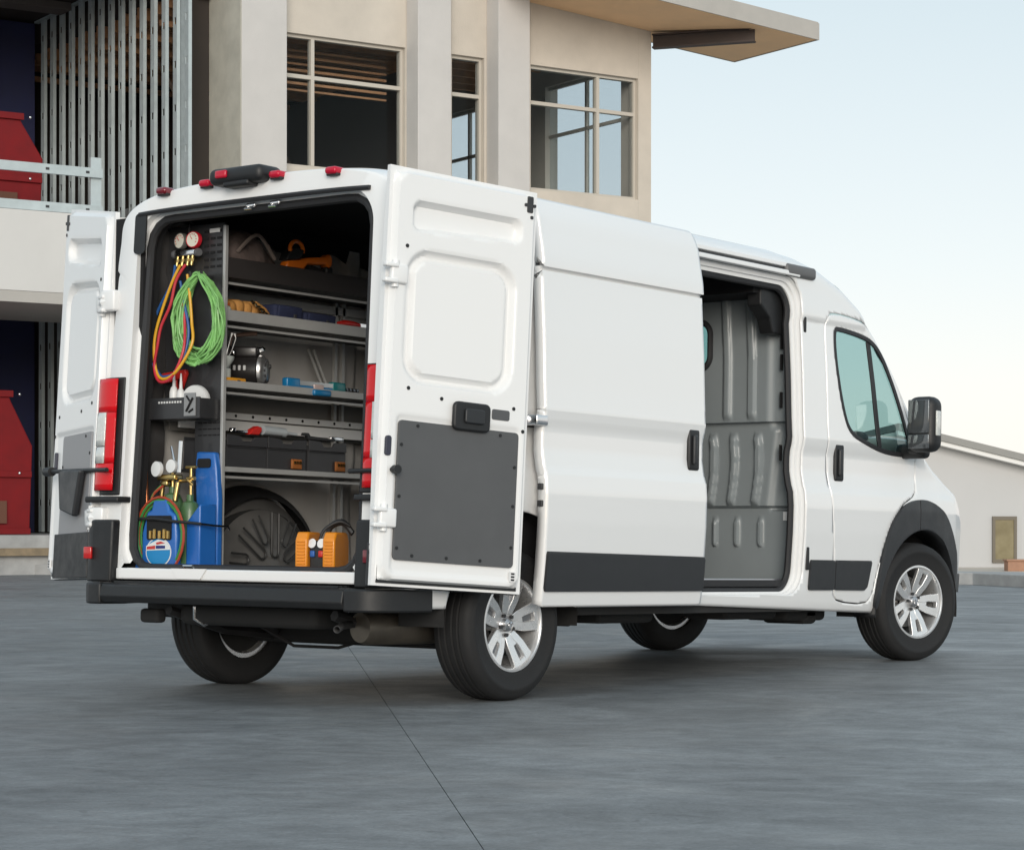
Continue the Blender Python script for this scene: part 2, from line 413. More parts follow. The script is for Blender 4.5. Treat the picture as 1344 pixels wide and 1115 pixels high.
# side wall window frames
sf = M()
for a, b in ((0.55, 3.1), (3.75, 8.4)):
    sf.box(12.55, 12.62, a, b, WS+0.002, WS+0.06).box(12.55, 12.62, a, b, 9.39, 9.448).box(12.55, 12.62, a, b, 8.44, 8.5).box(12.55, 12.62, (a+b)/2-0.03, (a+b)/2+0.03, WS+0.06, 9.39)
f = sf.build('window', FRAME, bld, smooth=0)
for a, b in ((0.55, 3.1), (3.75, 8.4)): M().box(12.58, 12.588, a, b, WS+0.06, 9.39).build('pane', GLB, f, smooth=0)
# floor edge parapet on the left bay, plinth, soffit band
bpart('parapet', mat('parapet_white', (0.60, 0.59, 0.57), 0.8, var=0.04, vscale=1), (-9, 3.38, -0.25, -0.025, 4.46, 5.73))
bpart('soffit', FASC, (-9, 3.38, -0.245, 3.0, 4.28, 4.455))
bpart('plinth', KERBM, (-9, 3.3, -0.3, 9, 0, 0.62))
bpart('sill_plank', mat('old_plank', (0.22, 0.17, 0.11), 0.9, var=0.3, vscale=5), (-9, 3.3, -0.42, -0.31, 0.30, 0.42))
bpart('wall', NAVY, (-9, 3.30, 6.9, 7.0, 0.63, 5.34), (-9, 3.30, 6.9, 7.0, 5.72, 10.3))
for xx in (1.15, 1.75, 2.3, 0.5):
    bpart('corner_trim', mat('brown_trim', (0.20, 0.17, 0.13), 0.8), (xx, xx+0.14, 6.72, 6.895, 0.65, 5.3), (xx, xx+0.14, 6.72, 6.895, 5.75, 10.2))
# stud wall at the right side of the bay, running into the building
stud = None
def stud_mesh():
    k = M()
    hz = [z for z in np.arange(0.55, 4.4, 0.73)]
    w_, d_ = 0.15, 0.05
    # web facing -x with punched holes: strips around each hole
    zs = [0.0]
    for h in hz: zs += [h-0.06, h+0.06]
    zs.append(4.55)
    for a, b in zip(zs[0::2], zs[1::2]): k.box(0, 0.012, -w_/2, w_/2, a, b)
    for h in hz:
        k.box(0, 0.012, -w_/2, -0.038, h-0.06, h+0.06); k.box(0, 0.012, 0.038, w_/2, h-0.06, h+0.06)
    k.box(0.012, 0.012+d_, -w_/2, -w_/2+0.012, 0, 4.55)
    return k
for k_ in range(15):
    if stud is None:
        stud = stud_mesh().build('stud', STUDM, bld, smooth=0); s_ = stud
    else:
        s_ = stud.copy(); COL.objects.link(s_); s_.parent = bld
    s_.location = (3.28, 0.16+k_*0.45, 5.74)
for k_ in range(15):
    s_ = stud.copy(); COL.objects.link(s_); s_.parent = bld; s_.location = (3.24, 0.16+k_*0.45, 0.64)
bpart('track', STUDM, (3.27, 3.36, 0.0, 6.85, 5.705, 5.735), (3.27, 3.36, 0.0, 6.85, 10.292, 10.33))
for yy in (0.5, 2.0, 3.5, 5.0):
    bpart('joist', mat('corrugated_deck', (0.12, 0.10, 0.09), 0.8), (-9, 3.25, yy, yy+0.5, 10.2, 10.34))
# sloping canopy at the right corner
cz = lambda t: 9.86+0.075*(15.25-t)
cn = M(); th = 0.02
cn.add([(9.0, -1.86, cz(9.0)), (15.25, -1.86, cz(15.25)), (15.25, 0.60, cz(15.25)), (9.0, 0.60, cz(9.0)),
        (9.0, -1.86, cz(9.0)+th), (15.25, -1.86, cz(15.25)+th), (15.25, 0.60, cz(15.25)+th), (9.0, 0.60, cz(9.0)+th)],
       [(0,1,2,3),(4,7,6,5),(0,4,5,1),(1,5,6,2),(2,6,7,3),(3,7,4,0)])
canopy = cn.build('canopy', SOFFIT_GLOW, bld, smooth=0)
fs = M()
def slab(a0, a1, b0, b1, lo, hi):
    fs.add([(a0, b0, cz(a0)+lo), (a1, b0, cz(a1)+lo), (a1, b1, cz(a1)+lo), (a0, b1, cz(a0)+lo),
            (a0, b0, cz(a0)+hi), (a1, b0, cz(a1)+hi), (a1, b1, cz(a1)+hi), (a0, b1, cz(a0)+hi)],
           [(0,3,2,1),(4,5,6,7),(0,1,5,4),(1,2,6,5),(2,3,7,6),(3,0,4,7)])
slab(8.98, 15.28, -1.89, -1.862, -0.01, 0.30); slab(15.252, 15.28, -1.86, 0.62, -0.01, 0.30); slab(8.98, 15.25, 0.603, 0.63, -0.01, 0.06)
slab(8.98, 15.28, -1.86, 0.62, 0.302, 0.33)
fs.build('fascia', FASC, canopy, smooth=0)
be = M(); mt = T(12.80, -0.02, 9.72) @ RZ(math.radians(-52))
be.box(0, 1.95, -0.09, 0.09, 0.0, 0.03, mt).box(0, 1.95, -0.09, 0.09, 0.24, 0.27, mt).box(0, 1.95, -0.015, 0.015, 0.03, 0.24, mt)
be.build('steel_beam', mat('beam_primer', (0.05, 0.035, 0.03), 0.6, var=0.2, vscale=5), bld, smooth=0)

# guard rail on the floor edge
gr = thing('guard_rail', 'grey punched steel guard rail above the white floor edge', 'railing', BM @ T(0, -0.13, 5.73))
for zz in (0.02, 0.62):
    k = M(); k.box(-6, 1.66, -0.03, 0.03, zz, zz+0.15); k.build('rail', STUDM, gr, smooth=0)
k = M(); k.box(1.48, 1.66, 0.032, 0.09, 0, 0.95); k.build('post', STUDM, gr, smooth=0)
k = M()
for zz in (0.095, 0.695):
    for xx in (-0.4, 0.72, 1.4): k.box(xx-0.03, xx+0.03, -0.034, -0.031, zz-0.02, zz+0.02)
k.build('slot', DSTEEL, gr, smooth=0)
# red steel skips
REDS = mat('skip_red', (0.17, 0.004, 0.006), 0.55, 0.0, 0.0, spec=0.3, var=0.15, vscale=3)
def skip(label, z, xoff, h):
    t = thing('skip', label, 'skip', BM @ T(xoff, 1.6, z), 'red steel skips')
    poly = [(-4, 0), (0, 0), (0.05, h*0.62), (-0.32, h*0.93), (-0.38, h), (-4, h)]
    k = M(); k.prism(poly, lambda a, b, d: (a, d, b), 0, 1.8); k.build('body', REDS, t, smooth=0, bevel=0.02)
    k = M(); k.box(-4, -0.30, -0.05, -0.002, h-0.09, h+0.02).box(-4, 0.02, -0.05, -0.002, h*0.40, h*0.40+0.10).box(-4, 0.0, -0.05, -0.002, 0.0, 0.1)
    k.build('rib', REDS, t, smooth=0, bevel=0.008)
    k = M()
    for xx in (-0.9, -0.2):
        for zz in (h-0.04, h*0.43): k.sphere((xx, -0.055, zz), 0.028, 8, 5)
    k.build('bolt', CHROME, t)
    k = M(); k.box(-0.75, -0.42, -0.06, -0.003, 0.18, 0.55); k.build('hinge_plate', mat('rusty_brown', (0.12, 0.05, 0.03), 0.8), t, smooth=0)
skip('red steel skip on the ground floor left of the van', 0.625, 1.12, 2.35)
skip('red steel skip on the upper floor behind the guard rail', 5.71, 1.30, 1.85)

# ------------------------------------------------------------------ pale shed, kerb and crate on the right
CM = T(-8.573, -7.701, 0) @ RZ(math.radians(38.1)-PI/2)     # x right of camera, y away from it
sh = thing('shed', 'low pale building with sloping roof beyond the front of the van', 'building', CM @ T(8.6, 40, 0))
PALE = mat('pale_wall', (0.50, 0.50, 0.50), 0.85, var=0.03, vscale=1)
def roofz(x): return 2.22-0.245*(x+1.2)+0.02
k = M(); k.prism([(-3.4, 0), (4.2, 0), (4.2, roofz(4.2)), (-1.9, roofz(-1.9)), (-3.4, 2.1)], lambda a, b, d: (a, d, b), 0, 7)
k.build('wall', PALE, sh, smooth=0)
k = M(); k.prism([(4.4, roofz(4.4)+0.02), (4.4, roofz(4.4)+0.14), (-1.9, roofz(-1.9)+0.14), (-1.9, roofz(-1.9)+0.02)], lambda a, b, d: (a, d, b), -0.35, 7.2)
k.build('roof', mat('roof_grey', (0.27, 0.265, 0.25), 0.7, var=0.1, vscale=2), sh, smooth=0)
k = M(); k.prism([(4.4, roofz(4.4)-0.06), (4.4, roofz(4.4)+0.018), (-1.9, roofz(-1.9)+0.018), (-1.9, roofz(-1.9)-0.06)], lambda a, b, d: (a, d, b), -0.30, -0.02)
k.build('trim', mat('white_trim', (0.75, 0.75, 0.74), 0.6), sh, smooth=0)
wx0, wx1 = (1302-672)/3003.5*40-8.6, (1334-672)/3003.5*40-8.6
k = M(); k.box(wx0, wx1, -0.05, -0.003, 0.13, 0.19).box(wx0, wx1, -0.05, -0.003, 0.88, 0.94).box(wx0, wx0+0.05, -0.05, -0.003, 0.19, 0.88).box(wx1-0.05, wx1, -0.05, -0.003, 0.19, 0.88)
wf = k.build('window', mat('olive_frame', (0.14, 0.12, 0.09), 0.6), sh, smooth=0)
k = M(); k.box(wx0+0.05, wx1-0.05, -0.03, -0.004, 0.19, 0.88); k.build('pane', mat('olive_pane', (0.20, 0.17, 0.09), 0.15, var=0.3, vscale=2), wf, smooth=0)
cr = thing('crate', 'pale orange box on the ground by the shed window', 'box', CM @ T((1335-672)/3003.5*37, 37, 0))
k = M(); k.rbox((0, 0, 0.11), (0.36, 0.30, 0.20), 0.01); k.build('body', mat('terracotta', (0.36, 0.20, 0.13), 0.8, var=0.15, vscale=8), cr)
k = M(); k.rbox((0, 0, 0.225), (0.40, 0.34, 0.03), 0.008); k.build('lid', mat('terracotta', (0.36, 0.20, 0.13), 0.8), cr)
kerb_pts = [(-14.2, 36.9), (-7.5, 36.0), (-1, 34.5), (4, 32.5), (6.2, 30.8), (7.0, 28.4), (9.5, 24), (13, 19)]
def kerb_poly(w0, w1, z0, z1, name, m, parent=None):
    k = M(); N = len(kerb_pts); vs = []
    for i, (a, b) in enumerate(kerb_pts):
        t = Vector((*kerb_pts[min(i+1, N-1)], 0))-Vector((*kerb_pts[max(i-1, 0)], 0)); t.normalize(); nn = Vector((-t.y, t.x, 0))
        p = Vector((a, b, 0))
        for ww in (w0, w1):
            for z in (z0, z1):
                q = p+nn*ww; vs.append(CM @ Vector((q.x, q.y, z)))
    fs_ = []
    for i in range(N-1):
        o = i*4; p = o+4
        fs_ += [(o, p, p+1, o+1), (o+1, p+1, p+3, o+3), (o+3, p+3, p+2, o+2), (o+2, p+2, p, o)]
    fs_ += [(0, 1, 3, 2), ((N-1)*4, (N-1)*4+2, (N-1)*4+3, (N-1)*4+1)]
    k.add(vs, fs_); return k.build(name, m, parent, smooth=0, bevel=0.015)
tag(kerb_poly(0, 0.9, -0.01, 0.16, 'kerb', KERBM), kind='structure')
BOUNCE = mat('warm_bounce_ground', (0.50, 0.45, 0.39), 0.95, var=0.15, vscale=0.6, bump=0.5, bscale=8)  # added pale ground that bounces warm light up to the canopy soffit
k = M(); N_ = len(kerb_pts); vs = []
for i, (a, b) in enumerate(kerb_pts):
    t = Vector((*kerb_pts[min(i+1, N_-1)], 0))-Vector((*kerb_pts[max(i-1, 0)], 0)); t.normalize(); nn = Vector((-t.y, t.x, 0)); p = Vector((a, b, 0))+nn*0.9
    vs += [CM @ Vector((p.x, p.y, 0.05)), CM @ Vector((p.x+(0 if i < 5 else 30), 75, 0.05))]
k.add(vs, [(2*i, 2*i+2, 2*i+3, 2*i+1) for i in range(N_-1)]); tag(k.build('bounce_ground', BOUNCE, smooth=0, recalc=False), kind='structure')

# ------------------------------------------------------------------ the van: body coordinates (X forward, Y left, Z up; rear axle at X = 0)
VP = 0.0213
VM = T(0, 0, 0.36) @ Matrix.Rotation(VP, 4, 'Y') @ T(0, 0, -0.36)
van = thing('van', 'white high roof cargo van with rear doors and side door open, tools inside', 'van', VM)
WB = 4.035
PZ = [0.33, 0.37, 0.40, 0.44, 0.50, 0.60, 0.70, 0.85, 1.00, 1.08, 1.12, 1.20, 1.30, 1.345, 1.385, 1.41, 1.50, 1.75, 2.03, 2.055, 2.072, 2.12, 2.25]
PY = [0.915, 0.95, 0.968, 0.982, 0.992, 1.0, 1.007, 1.016, 1.019, 1.013, 0.999, 0.986, 0.987, 0.999, 1.005, 1.003, 0.998, 0.989, 0.972, 0.970, 0.981, 0.979, 0.964]
def prof(z): return float(np.interp(z, PZ, PY))
HX = [-1.2, -0.88, -0.80, -0.6, 1.0, 2.5, 2.7, 2.9, 3.1, 3.3, 3.5, 3.7, 3.9, 4.02, 4.12, 4.25, 4.4, 4.6, 4.75, 4.88, 4.96, 5.0]
HZ = [2.475, 2.48, 2.492, 2.505, 2.505, 2.505, 2.49, 2.45, 2.375, 2.26, 2.09, 1.89, 1.66, 1.52, 1.41, 1.33, 1.26, 1.17, 1.06, 0.92, 0.76, 0.62]
DZX = [-1.2, 2.6, 3.0, 3.3, 3.6, 3.9, 4.1, 4.5, 5.0]
DZ = [0.25, 0.25, 0.20, 0.15, 0.12, 0.11, 0.12, 0.12, 0.12]
WX = [-0.88, -0.865, -0.84, -0.80, -0.74, 0, 3.4, 3.9, 4.3, 4.55, 4.75, 4.88, 4.96, 5.0]
WW = [0.945, 0.962, 0.977, 0.990, 1.0, 1.0, 1.0, 0.997, 0.985, 0.955, 0.89, 0.80, 0.66, 0.52]
def Hc(X): return float(np.interp(X, HX, HZ))
def z0c(X): return Hc(X)-float(np.interp(X, DZX, DZ))
def wc(X): return float(np.interp(X, WX, WW))
def zbc(X): return 0.44-0.031*max(0.0, X-1.6)+0.16*smooth01((X-4.42)/0.2)
def lean(X, z): return 0.05*(z-0.6)*smooth01((-0.30-X)/0.5)
NS, NA = 100, 26
def surf(X, q, side, off=0.0):
    if callable(off): off = off(X, q)
    """q in 0..1 up the side, 1..2 over the roof; side -1 right, +1 left"""
    zb, z0 = zbc(X), z0c(X)
    if q <= 1:
        z = zb+(z0-zb)*q; y = prof(z)+off
        if X < 2.60 and 2.054 < z < 2.071: y -= 0.016
    else:
        a = (q-1)*PI/2; e = 2.0/3.3
        y = (prof(z0)+off)*math.cos(a)**e if q < 2 else 0.0
        z = z0+(Hc(X)-z0)*math.sin(a)**e+off*math.sin(a)
    y *= wc(X)
    return Vector((X+lean(X, z), side*y, z))
def q_of(X, z): 
    zb, z0 = zbc(X), z0c(X); return (z-zb)/(z0-zb)

def sd_rr(x, y, x0, x1, y0, y1, r):
    dx = abs(x-(x0+x1)/2)-(x1-x0)/2+r; dy = abs(y-(y0+y1)/2)-(y1-y0)/2+r
    return math.hypot(max(dx, 0), max(dy, 0))+min(max(dx, dy), 0)-r
def sd_poly(x, y, P):
    d = 1e9; ins = False; n = len(P)
    for i in range(n):
        x0, y0 = P[i-1]; x1, y1 = P[i]
        ex, ey = x1-x0, y1-y0; wx_, wy_ = x-x0, y-y0
        t = max(0, min(1, (wx_*ex+wy_*ey)/(ex*ex+ey*ey)))
        d = min(d, math.hypot(wx_-ex*t, wy_-ey*t))
        if (y0 > y) != (y1 > y) and x < (x1-x0)*(y-y0)/(y1-y0)+x0: ins = not ins
    return -d if ins else d
def chaikin(P, n=2):
    for _ in range(n):
        Q = []
        for i in range(len(P)):
            a, b = P[i], P[(i+1) % len(P)]
            if math.hypot(b[0]-a[0], b[1]-a[1]) < 0.05: t = 0.25
            else: t = min(0.25, 0.06/math.hypot(b[0]-a[0], b[1]-a[1])) if math.hypot(b[0]-a[0], b[1]-a[1]) > 0.34 else 0.25
            Q += [(a[0]+(b[0]-a[0])*t, a[1]+(b[1]-a[1])*t), (b[0]+(a[0]-b[0])*t, b[1]+(a[1]-b[1])*t)]
        P = Q
    return P
def sheet(sdf, side, Xs, Qs, off=0.0):
    """marching-squares clip of the body surface to the region sdf(X,z,q) < 0"""
    k = M(); nx, nq = len(Xs), len(Qs)
    Z = [[0]*nq for _ in Xs]; Dv = [[0]*nq for _ in Xs]
    for i, X in enumerate(Xs):
        zb, z0, H = zbc(X), z0c(X), Hc(X)
        for j, q in enumerate(Qs):
            z = zb+(z0-zb)*q if q <= 1 else z0+(H-z0)*math.sin((q-1)*PI/2)**(2/3.3)
            Dv[i][j] = sdf(X, z, q)
    cache = {}
    def vid(key, X, q):
        if key not in cache:
            cache[key] = len(k.v); k.v.append(tuple(surf(X, q, side, off)))
        return cache[key]
    for i in range(nx-1):
        for j in range(nq-1):
            c = [(i, j), (i+1, j), (i+1, j+1), (i, j+1)]
            d = [Dv[a][b] for a, b in c]
            if all(x >= 0 for x in d): continue
            poly = []
            for m_ in range(4):
                a, b = c[m_], c[(m_+1) % 4]; da, db = d[m_], d[(m_+1) % 4]
                if da < 0: poly.append(vid(a, Xs[a[0]], Qs[a[1]]))
                if (da < 0) != (db < 0):
                    t = da/(da-db)
                    if a > b: kk_, tt = (b, a), 1-t
                    else: kk_, tt = (a, b), t
                    A, B = kk_
                    poly.append(vid(kk_, Xs[A[0]]+(Xs[B[0]]-Xs[A[0]])*tt, Qs[A[1]]+(Qs[B[1]]-Qs[A[1]])*tt))
            if len(poly) >= 3:
                k.f.append(tuple(poly if side < 0 else poly[::-1]))
    return k
def frange(a, b, st): 
    n = max(1, int(round((b-a)/st))); return [a+(b-a)*i/n for i in range(n+1)]
SEAMQ = [(z-0.44)/(2.255-0.44) for z in (2.0535, 2.0545, 2.0705, 2.0715, 1.345, 1.385, 1.41, 1.08, 1.12)]
QS_ = sorted(set([i/NS for i in range(NS+1)]+SEAMQ)); QA_ = [1+i/NA for i in range(1, NA+1)]
XS_ = [-0.88, -0.875, -0.865, -0.85, -0.83, -0.80, -0.77]+frange(-0.74, 4.54, 0.03)+frange(4.56, 5.0, 0.02)

# regions on the side (X, z)
FDOOR = [(2.895, 2.10), (2.90, 1.40), (2.925, 1.08), (2.985, 0.60), (3.0, 0.455), (3.44, 0.43), (3.50, 0.65), (3.60, 0.88), (3.76, 1.03), (3.93, 1.09), (3.985, 1.14), (3.985, 1.31), (3.93, 1.43), (3.80, 1.665), (3.62, 1.935), (3.45, 2.06), (3.28, 2.11), (3.0, 2.125)]
FDOOR = chaikin(FDOOR)
FWIN = [(3.00, 2.035), (2.995, 1.90), (3.03, 1.70), (3.10, 1.50), (3.17, 1.425), (3.30, 1.385), (3.55, 1.335), (3.84, 1.325), (3.905, 1.34), (3.90, 1.39), (3.78, 1.63), (3.60, 1.89), (3.49, 1.985), (3.36, 2.025), (3.05, 2.05)]
FWIN = chaikin(FWIN)
OP = (1.36, 2.635, 0.495, 2.285, 0.13)
def arch_f(X, z): return math.hypot((X-WB)/1.02, z-0.40)-0.52
def arch_r(X, z): return math.hypot(X, z-0.40)-0.50
def side_common(X, z):
    return max(-arch_f(X, z), -arch_r(X, z))
def body_r(X, z, q):
    d = side_common(X, z)
    if q < 1.3:
        d = max(d, -sd_rr(X, z, *OP), -(sd_poly(X, z, FDOOR)-0.005)) if 1.2 < X < 4.2 else d
    return max(d, -shield(X, q))
def shield(X, q): 
    return max(3.06-X, X-4.06, (1.16-q)*0.5)
def body_l(X, z, q):
    d = side_common(X, z)
    if q < 1.3 and 2.8 < X < 4.2: d = max(d, -(sd_poly(X, z, FWIN)))
    return max(d, -shield(X, q))
k = sheet(body_r, -1, XS_, QS_+QA_)
k2 = sheet(body_l, 1, XS_, QS_+QA_)
k.add(k2.v, k2.f)
body = k.build('body', WHITE, van, smooth=55, recalc=True, solid=0.012)
k = sheet(lambda X, z, q: shield(X, q)+0.01, -1, frange(3.0, 4.12, 0.03), [1+i/NA for i in range(NA+1)])
k2 = sheet(lambda X, z, q: shield(X, q)+0.01, 1, frange(3.0, 4.12, 0.03), [1+i/NA for i in range(NA+1)])
k.add(k2.v, k2.f); k.build('windshield', GLS, body, smooth=60)
def fd_region(X, z, q): return max(sd_poly(X, z, FDOOR)+0.004, -sd_poly(X, z, FWIN), -arch_f(X, z), 0 if q > 1.4 else -1)
k = sheet(fd_region, -1, frange(2.86, 4.03, 0.018), frange(0, 1.35, 0.0085))
fdoor = k.build('front_door', WHITE, van, smooth=55, solid=0.02)
# window frame strip + glass
k = sheet(lambda X, z, q: max(sd_poly(X, z, FWIN)-0.004, -(sd_poly(X, z, FWIN)+0.022)), -1, frange(2.96, 3.95, 0.012), frange(0.35, 1.2, 0.006), 0.002)
k.build('window_seal', SEAL, fdoor, smooth=55, solid=0.01)
k = sheet(lambda X, z, q: sd_poly(X, z, FWIN)+0.018, -1, frange(2.96, 3.95, 0.02), frange(0.35, 1.2, 0.01), -0.008)
k.build('window', GLS, fdoor, smooth=60)
k = sheet(lambda X, z, q: max(sd_poly(X, z, FWIN)+0.018, abs(X-(3.41+(2.0-z)*0.165))-0.020), -1, frange(3.3, 3.7, 0.01), frange(0.35, 1.2, 0.008), -0.004)
k.build('window_divider', SEAL, fdoor, smooth=60, solid=0.01)
k = sheet(lambda X, z, q: sd_poly(X, z, FWIN)+0.004, 1, frange(2.96, 3.95, 0.02), frange(0.35, 1.2, 0.01), -0.006)
k.build('window', GLS, body, smooth=60)

# side handles
def side_handle(parent, X0, X1, z0, z1, off):
    k = M(); xc, zc = (X0+X1)/2, (z0+z1)/2; y = -(prof(zc)+off)
    k.rbox((xc, y-0.004, zc), (X1-X0, 0.03, z1-z0), 0.03, seg=4)
    h = k.build('handle', BLACKP, parent)
    k = M(); k.rbox((xc-0.012, y-0.028, zc), (0.036, 0.022, (z1-z0)*0.72), 0.01); k.build('grip', GREYP, h)
side_handle(fdoor, 2.985, 3.085, 1.15, 1.365, 0)

# cladding on the sides (proud strips)
def clad(name, parent, poly, off, side=-1, mtl=GREYP, st=0.02):
    xs = [p[0] for p in poly]; zs = [p[1] for p in poly]
    k = sheet(lambda X, z, q: sd_poly(X, z, poly) if q < 1 else 1, side, frange(min(xs)-0.03, max(xs)+0.03, st), frange(max(0, q_of(min(xs), min(zs))-0.03), q_of(min(xs), max(zs))+0.04, 0.008), off)
    return k.build(name, mtl, parent, smooth=50, solid=0.022, bevel=0.004)
clad('side_cladding', van, [(2.70, 0.520), (2.985, 0.520), (2.975, 0.692), (2.70, 0.692)], 0.012)
clad('side_cladding', fdoor, [(2.993, 0.520), (3.335, 0.517), (3.37, 0.535), (3.405, 0.68), (3.40, 0.692), (2.983, 0.692)], 0.012)
# front arch flare: two pieces
FLARE = chaikin([(3.46, 0.375), (3.50, 0.62), (3.585, 0.875), (3.74, 1.02), (3.93, 1.075), (4.15, 1.065), (4.36, 0.98), (4.50, 0.83), (4.60, 0.66), (4.615, 0.54), (4.50, 0.53), (4.40, 0.53)], 2)
def flare_sdf(X, z):
    o = sd_poly(X, z, FLARE)
    return max(o, -(math.hypot((X-WB)/1.03, z-0.385)-0.505))
k = sheet(lambda X, z, q: max(flare_sdf(X, z), X-3.962), -1, frange(3.4, 4.0, 0.015), frange(0, 1.0, 0.012), 0.022)
k.build('wheel_arch_flare', GREYP, van, smooth=50, solid=0.05, bevel=0.008)
k = sheet(lambda X, z, q: max(flare_sdf(X, z), 3.972-X), -1, frange(3.9, 4.68, 0.015), frange(0, 1.1, 0.012), 0.022)
k.build('wheel_arch_flare', GREYP, van, smooth=50, solid=0.05, bevel=0.008)
# inner lip of flare
k = M(); lip = []
for a in frange(-0.05*PI, 1.02*PI, 0.05):
    lip.append((WB+0.525*math.cos(a)*1.03, 0.385+0.51*math.sin(a)))
k.grid(lambda i, d: Vector((lip[i][0], -(prof(max(0.4, lip[i][1]))*wc(lip[i][0])+0.02)+d, lip[i][1])), list(range(len(lip))), [0.0, 0.05, 0.14])
k.build('wheel_arch_lip', BLACKP, van, smooth=50, solid=0.01)
# bumper cover at the front
k = sheet(lambda X, z, q: max(4.50+0.25*(z-0.45)-X, z-0.62), -1, frange(4.4, 5.0, 0.02), frange(0, 1.2, 0.02), 0.012)
k2 = sheet(lambda X, z, q: max(4.50-X, z-0.62), 1, frange(4.4, 5.0, 0.02), frange(0, 1.2, 0.02), 0.012)
k.add(k2.v, k2.f); k.build('front_bumper', GREYP, van, smooth=50, solid=0.02)
# wheel houses
def wheelhouse(X, side, r=0.52, w0=0.985, w1=0.71):
    k = M(); n = 26; pts = [(X+r*math.cos(PI*1.06*i/n-0.1), 0.40+r*math.sin(PI*1.06*i/n-0.1)) for i in range(n+1)]
    vs = [(x, side*w0, z) for x, z in pts]+[(x, side*w1, z) for x, z in pts]
    k.add(vs, [(i, i+1, n+2+i, n+1+i) for i in range(n)]+[tuple(range(n+1, 2*n+2))])
    return k.build('wheel_house', UNDER, van, smooth=60, recalc=False)
for X in (0, WB):
    for s in (-1, 1): wheelhouse(X, s, 0.515)

# mirror on the right door
mi = M(); mi.rbox((3.76, -1.165, 1.515), (0.15, 0.19, 0.335), 0.06, seg=5)
mir = mi.build('mirror', BLACKP, fdoor)
k = M(); k.rbox((3.84, -1.045, 1.36), (0.10, 0.20, 0.09), 0.03).rbox((3.80, -1.09, 1.44), (0.10, 0.10, 0.2), 0.03); k.build('arm', BLACKP, mir)
k = M(); k.rbox((3.682, -1.165, 1.56), (0.012, 0.14, 0.20), 0.005).rbox((3.682, -1.165, 1.41), (0.012, 0.14, 0.085), 0.005); k.build('mirror_glass', mat('mirror_silver', (0.12, 0.13, 0.14), 0.06, 0.6), mir)
k = M(); k.rbox((3.745, -1.262, 1.52), (0.05, 0.012, 0.15), 0.005); k.build('indicator', CLEAR, mir)

# sliding side door, slid back and proud of the body
SO = 0.105
def sdoor(X, z, q): return max(sd_rr(X, z, 0.075, 1.455, 0.30, 2.385, 0.03), -(z-0.447))
xs = frange(0.05, 1.50, 0.02); qs = QS_+[1+i/NA for i in range(1, NA+1)]
k = sheet(sdoor, -1, xs, qs, lambda X, q: SO-0.03*smooth01((q-0.9)/0.25))
sdo = k.build('sliding_door', WHITE, van, smooth=55, solid=0.055)
clad('side_cladding', sdo, [(0.082, 0.520), (1.447, 0.520), (1.449, 0.697), (0.088, 0.712)], SO+0.012)
side_handle(sdo, 1.305, 1.405, 1.145, 1.36, SO)
# roof seam on the sliding door and roller bracket
k = M(); k.rbox((0.05, -1.06, 1.335), (0.09, 0.10, 0.05), 0.008).rbox((-0.02, -1.03, 1.335), (0.10, 0.05, 0.045), 0.006); k.build('roller', CHROME, sdo)
k = M(); k.rbox((0.072, -1.085, 1.02), (0.02, 0.03, 0.03), 0.004).rbox((0.072, -1.085, 0.94), (0.02, 0.03, 0.03), 0.004); k.build('latch', DSTEEL, sdo)
k = M(); k.box(-0.55, 1.30, -1.006, -0.985, 1.305, 1.365); k.build('door_track', DSTEEL, van, smooth=0)
# upper track recess above the opening
def tr_pts(y0, y1, z0, z1, x0, x1, m_, nm, par=van, bv=0.004):
    k = M(); k.box(x0, x1, y0, y1, z0, z1); return k.build(nm, m_, par, smooth=0, bevel=bv)
tr_pts(-0.985, -0.90, 2.292, 2.318, 1.40, 2.60, WHITE, 'upper_track')
tr_pts(-0.965, -0.90, 2.322, 2.335, 1.40, 2.60, DSTEEL, 'upper_track')
tr_pts(-0.972, -0.88, 2.338, 2.362, 1.40, 2.60, WHITE, 'upper_track')
k = M(); k.rbox((2.62, -0.952, 2.325), (0.32, 0.07, 0.07), 0.02); k.build('track_cover', mat('mid_grey_plastic', (0.12, 0.12, 0.122), 0.5), van)
# jamb of the side opening
def subdiv(P, step=0.04):
    out = []
    for i in range(len(P)):
        a, b = P[i], P[(i+1) % len(P)]; n = max(1, int(round(math.hypot(b[0]-a[0], b[1]-a[1])/step)))
        out += [(a[0]+(b[0]-a[0])*t/n, a[1]+(b[1]-a[1])*t/n) for t in range(n)]
    return out
def jrr(ins):
    base = subdiv(rrect(OP[0], OP[1], OP[2], OP[3], OP[4], 8)); cx, cz = (OP[0]+OP[1])/2, (OP[2]+OP[3])/2
    hx, hz = (OP[1]-OP[0])/2, (OP[3]-OP[2])/2
    return [(cx+(x-cx)*(hx-ins)/hx, cz+(z-cz)*((hz-ins)/hz if z > cz else (hz-0.35*ins)/hz)) for x, z in base]
contour = jrr(0); nC = len(contour)
def jamb(c_fn, depths, name, m_, parent=van):
    k = M(); rings = []
    for ins, dep in depths:
        pts_ = c_fn(ins)
        for i in range(nC):
            x, z = pts_[i]
            k.v.append((x, -(prof(z)*wc(x)-dep), z))
    for r_ in range(len(depths)-1):
        for i in range(nC):
            k.f.append((r_*nC+i, r_*nC+(i+1) % nC, (r_+1)*nC+(i+1) % nC, (r_+1)*nC+i))
    return k.build(name, m_, parent, smooth=30, recalc=False)
cf = jrr
jamb(cf, [(-0.002, 0.011), (0.001, 0.03), (0.022, 0.032), (0.024, 0.045), (0.045, 0.047), (0.047, 0.085)], 'door_jamb', WHITEIN)
k = M(); c3 = [(x, -(prof(z)*wc(x)-0.068), z) for x, z in cf(0.058)]
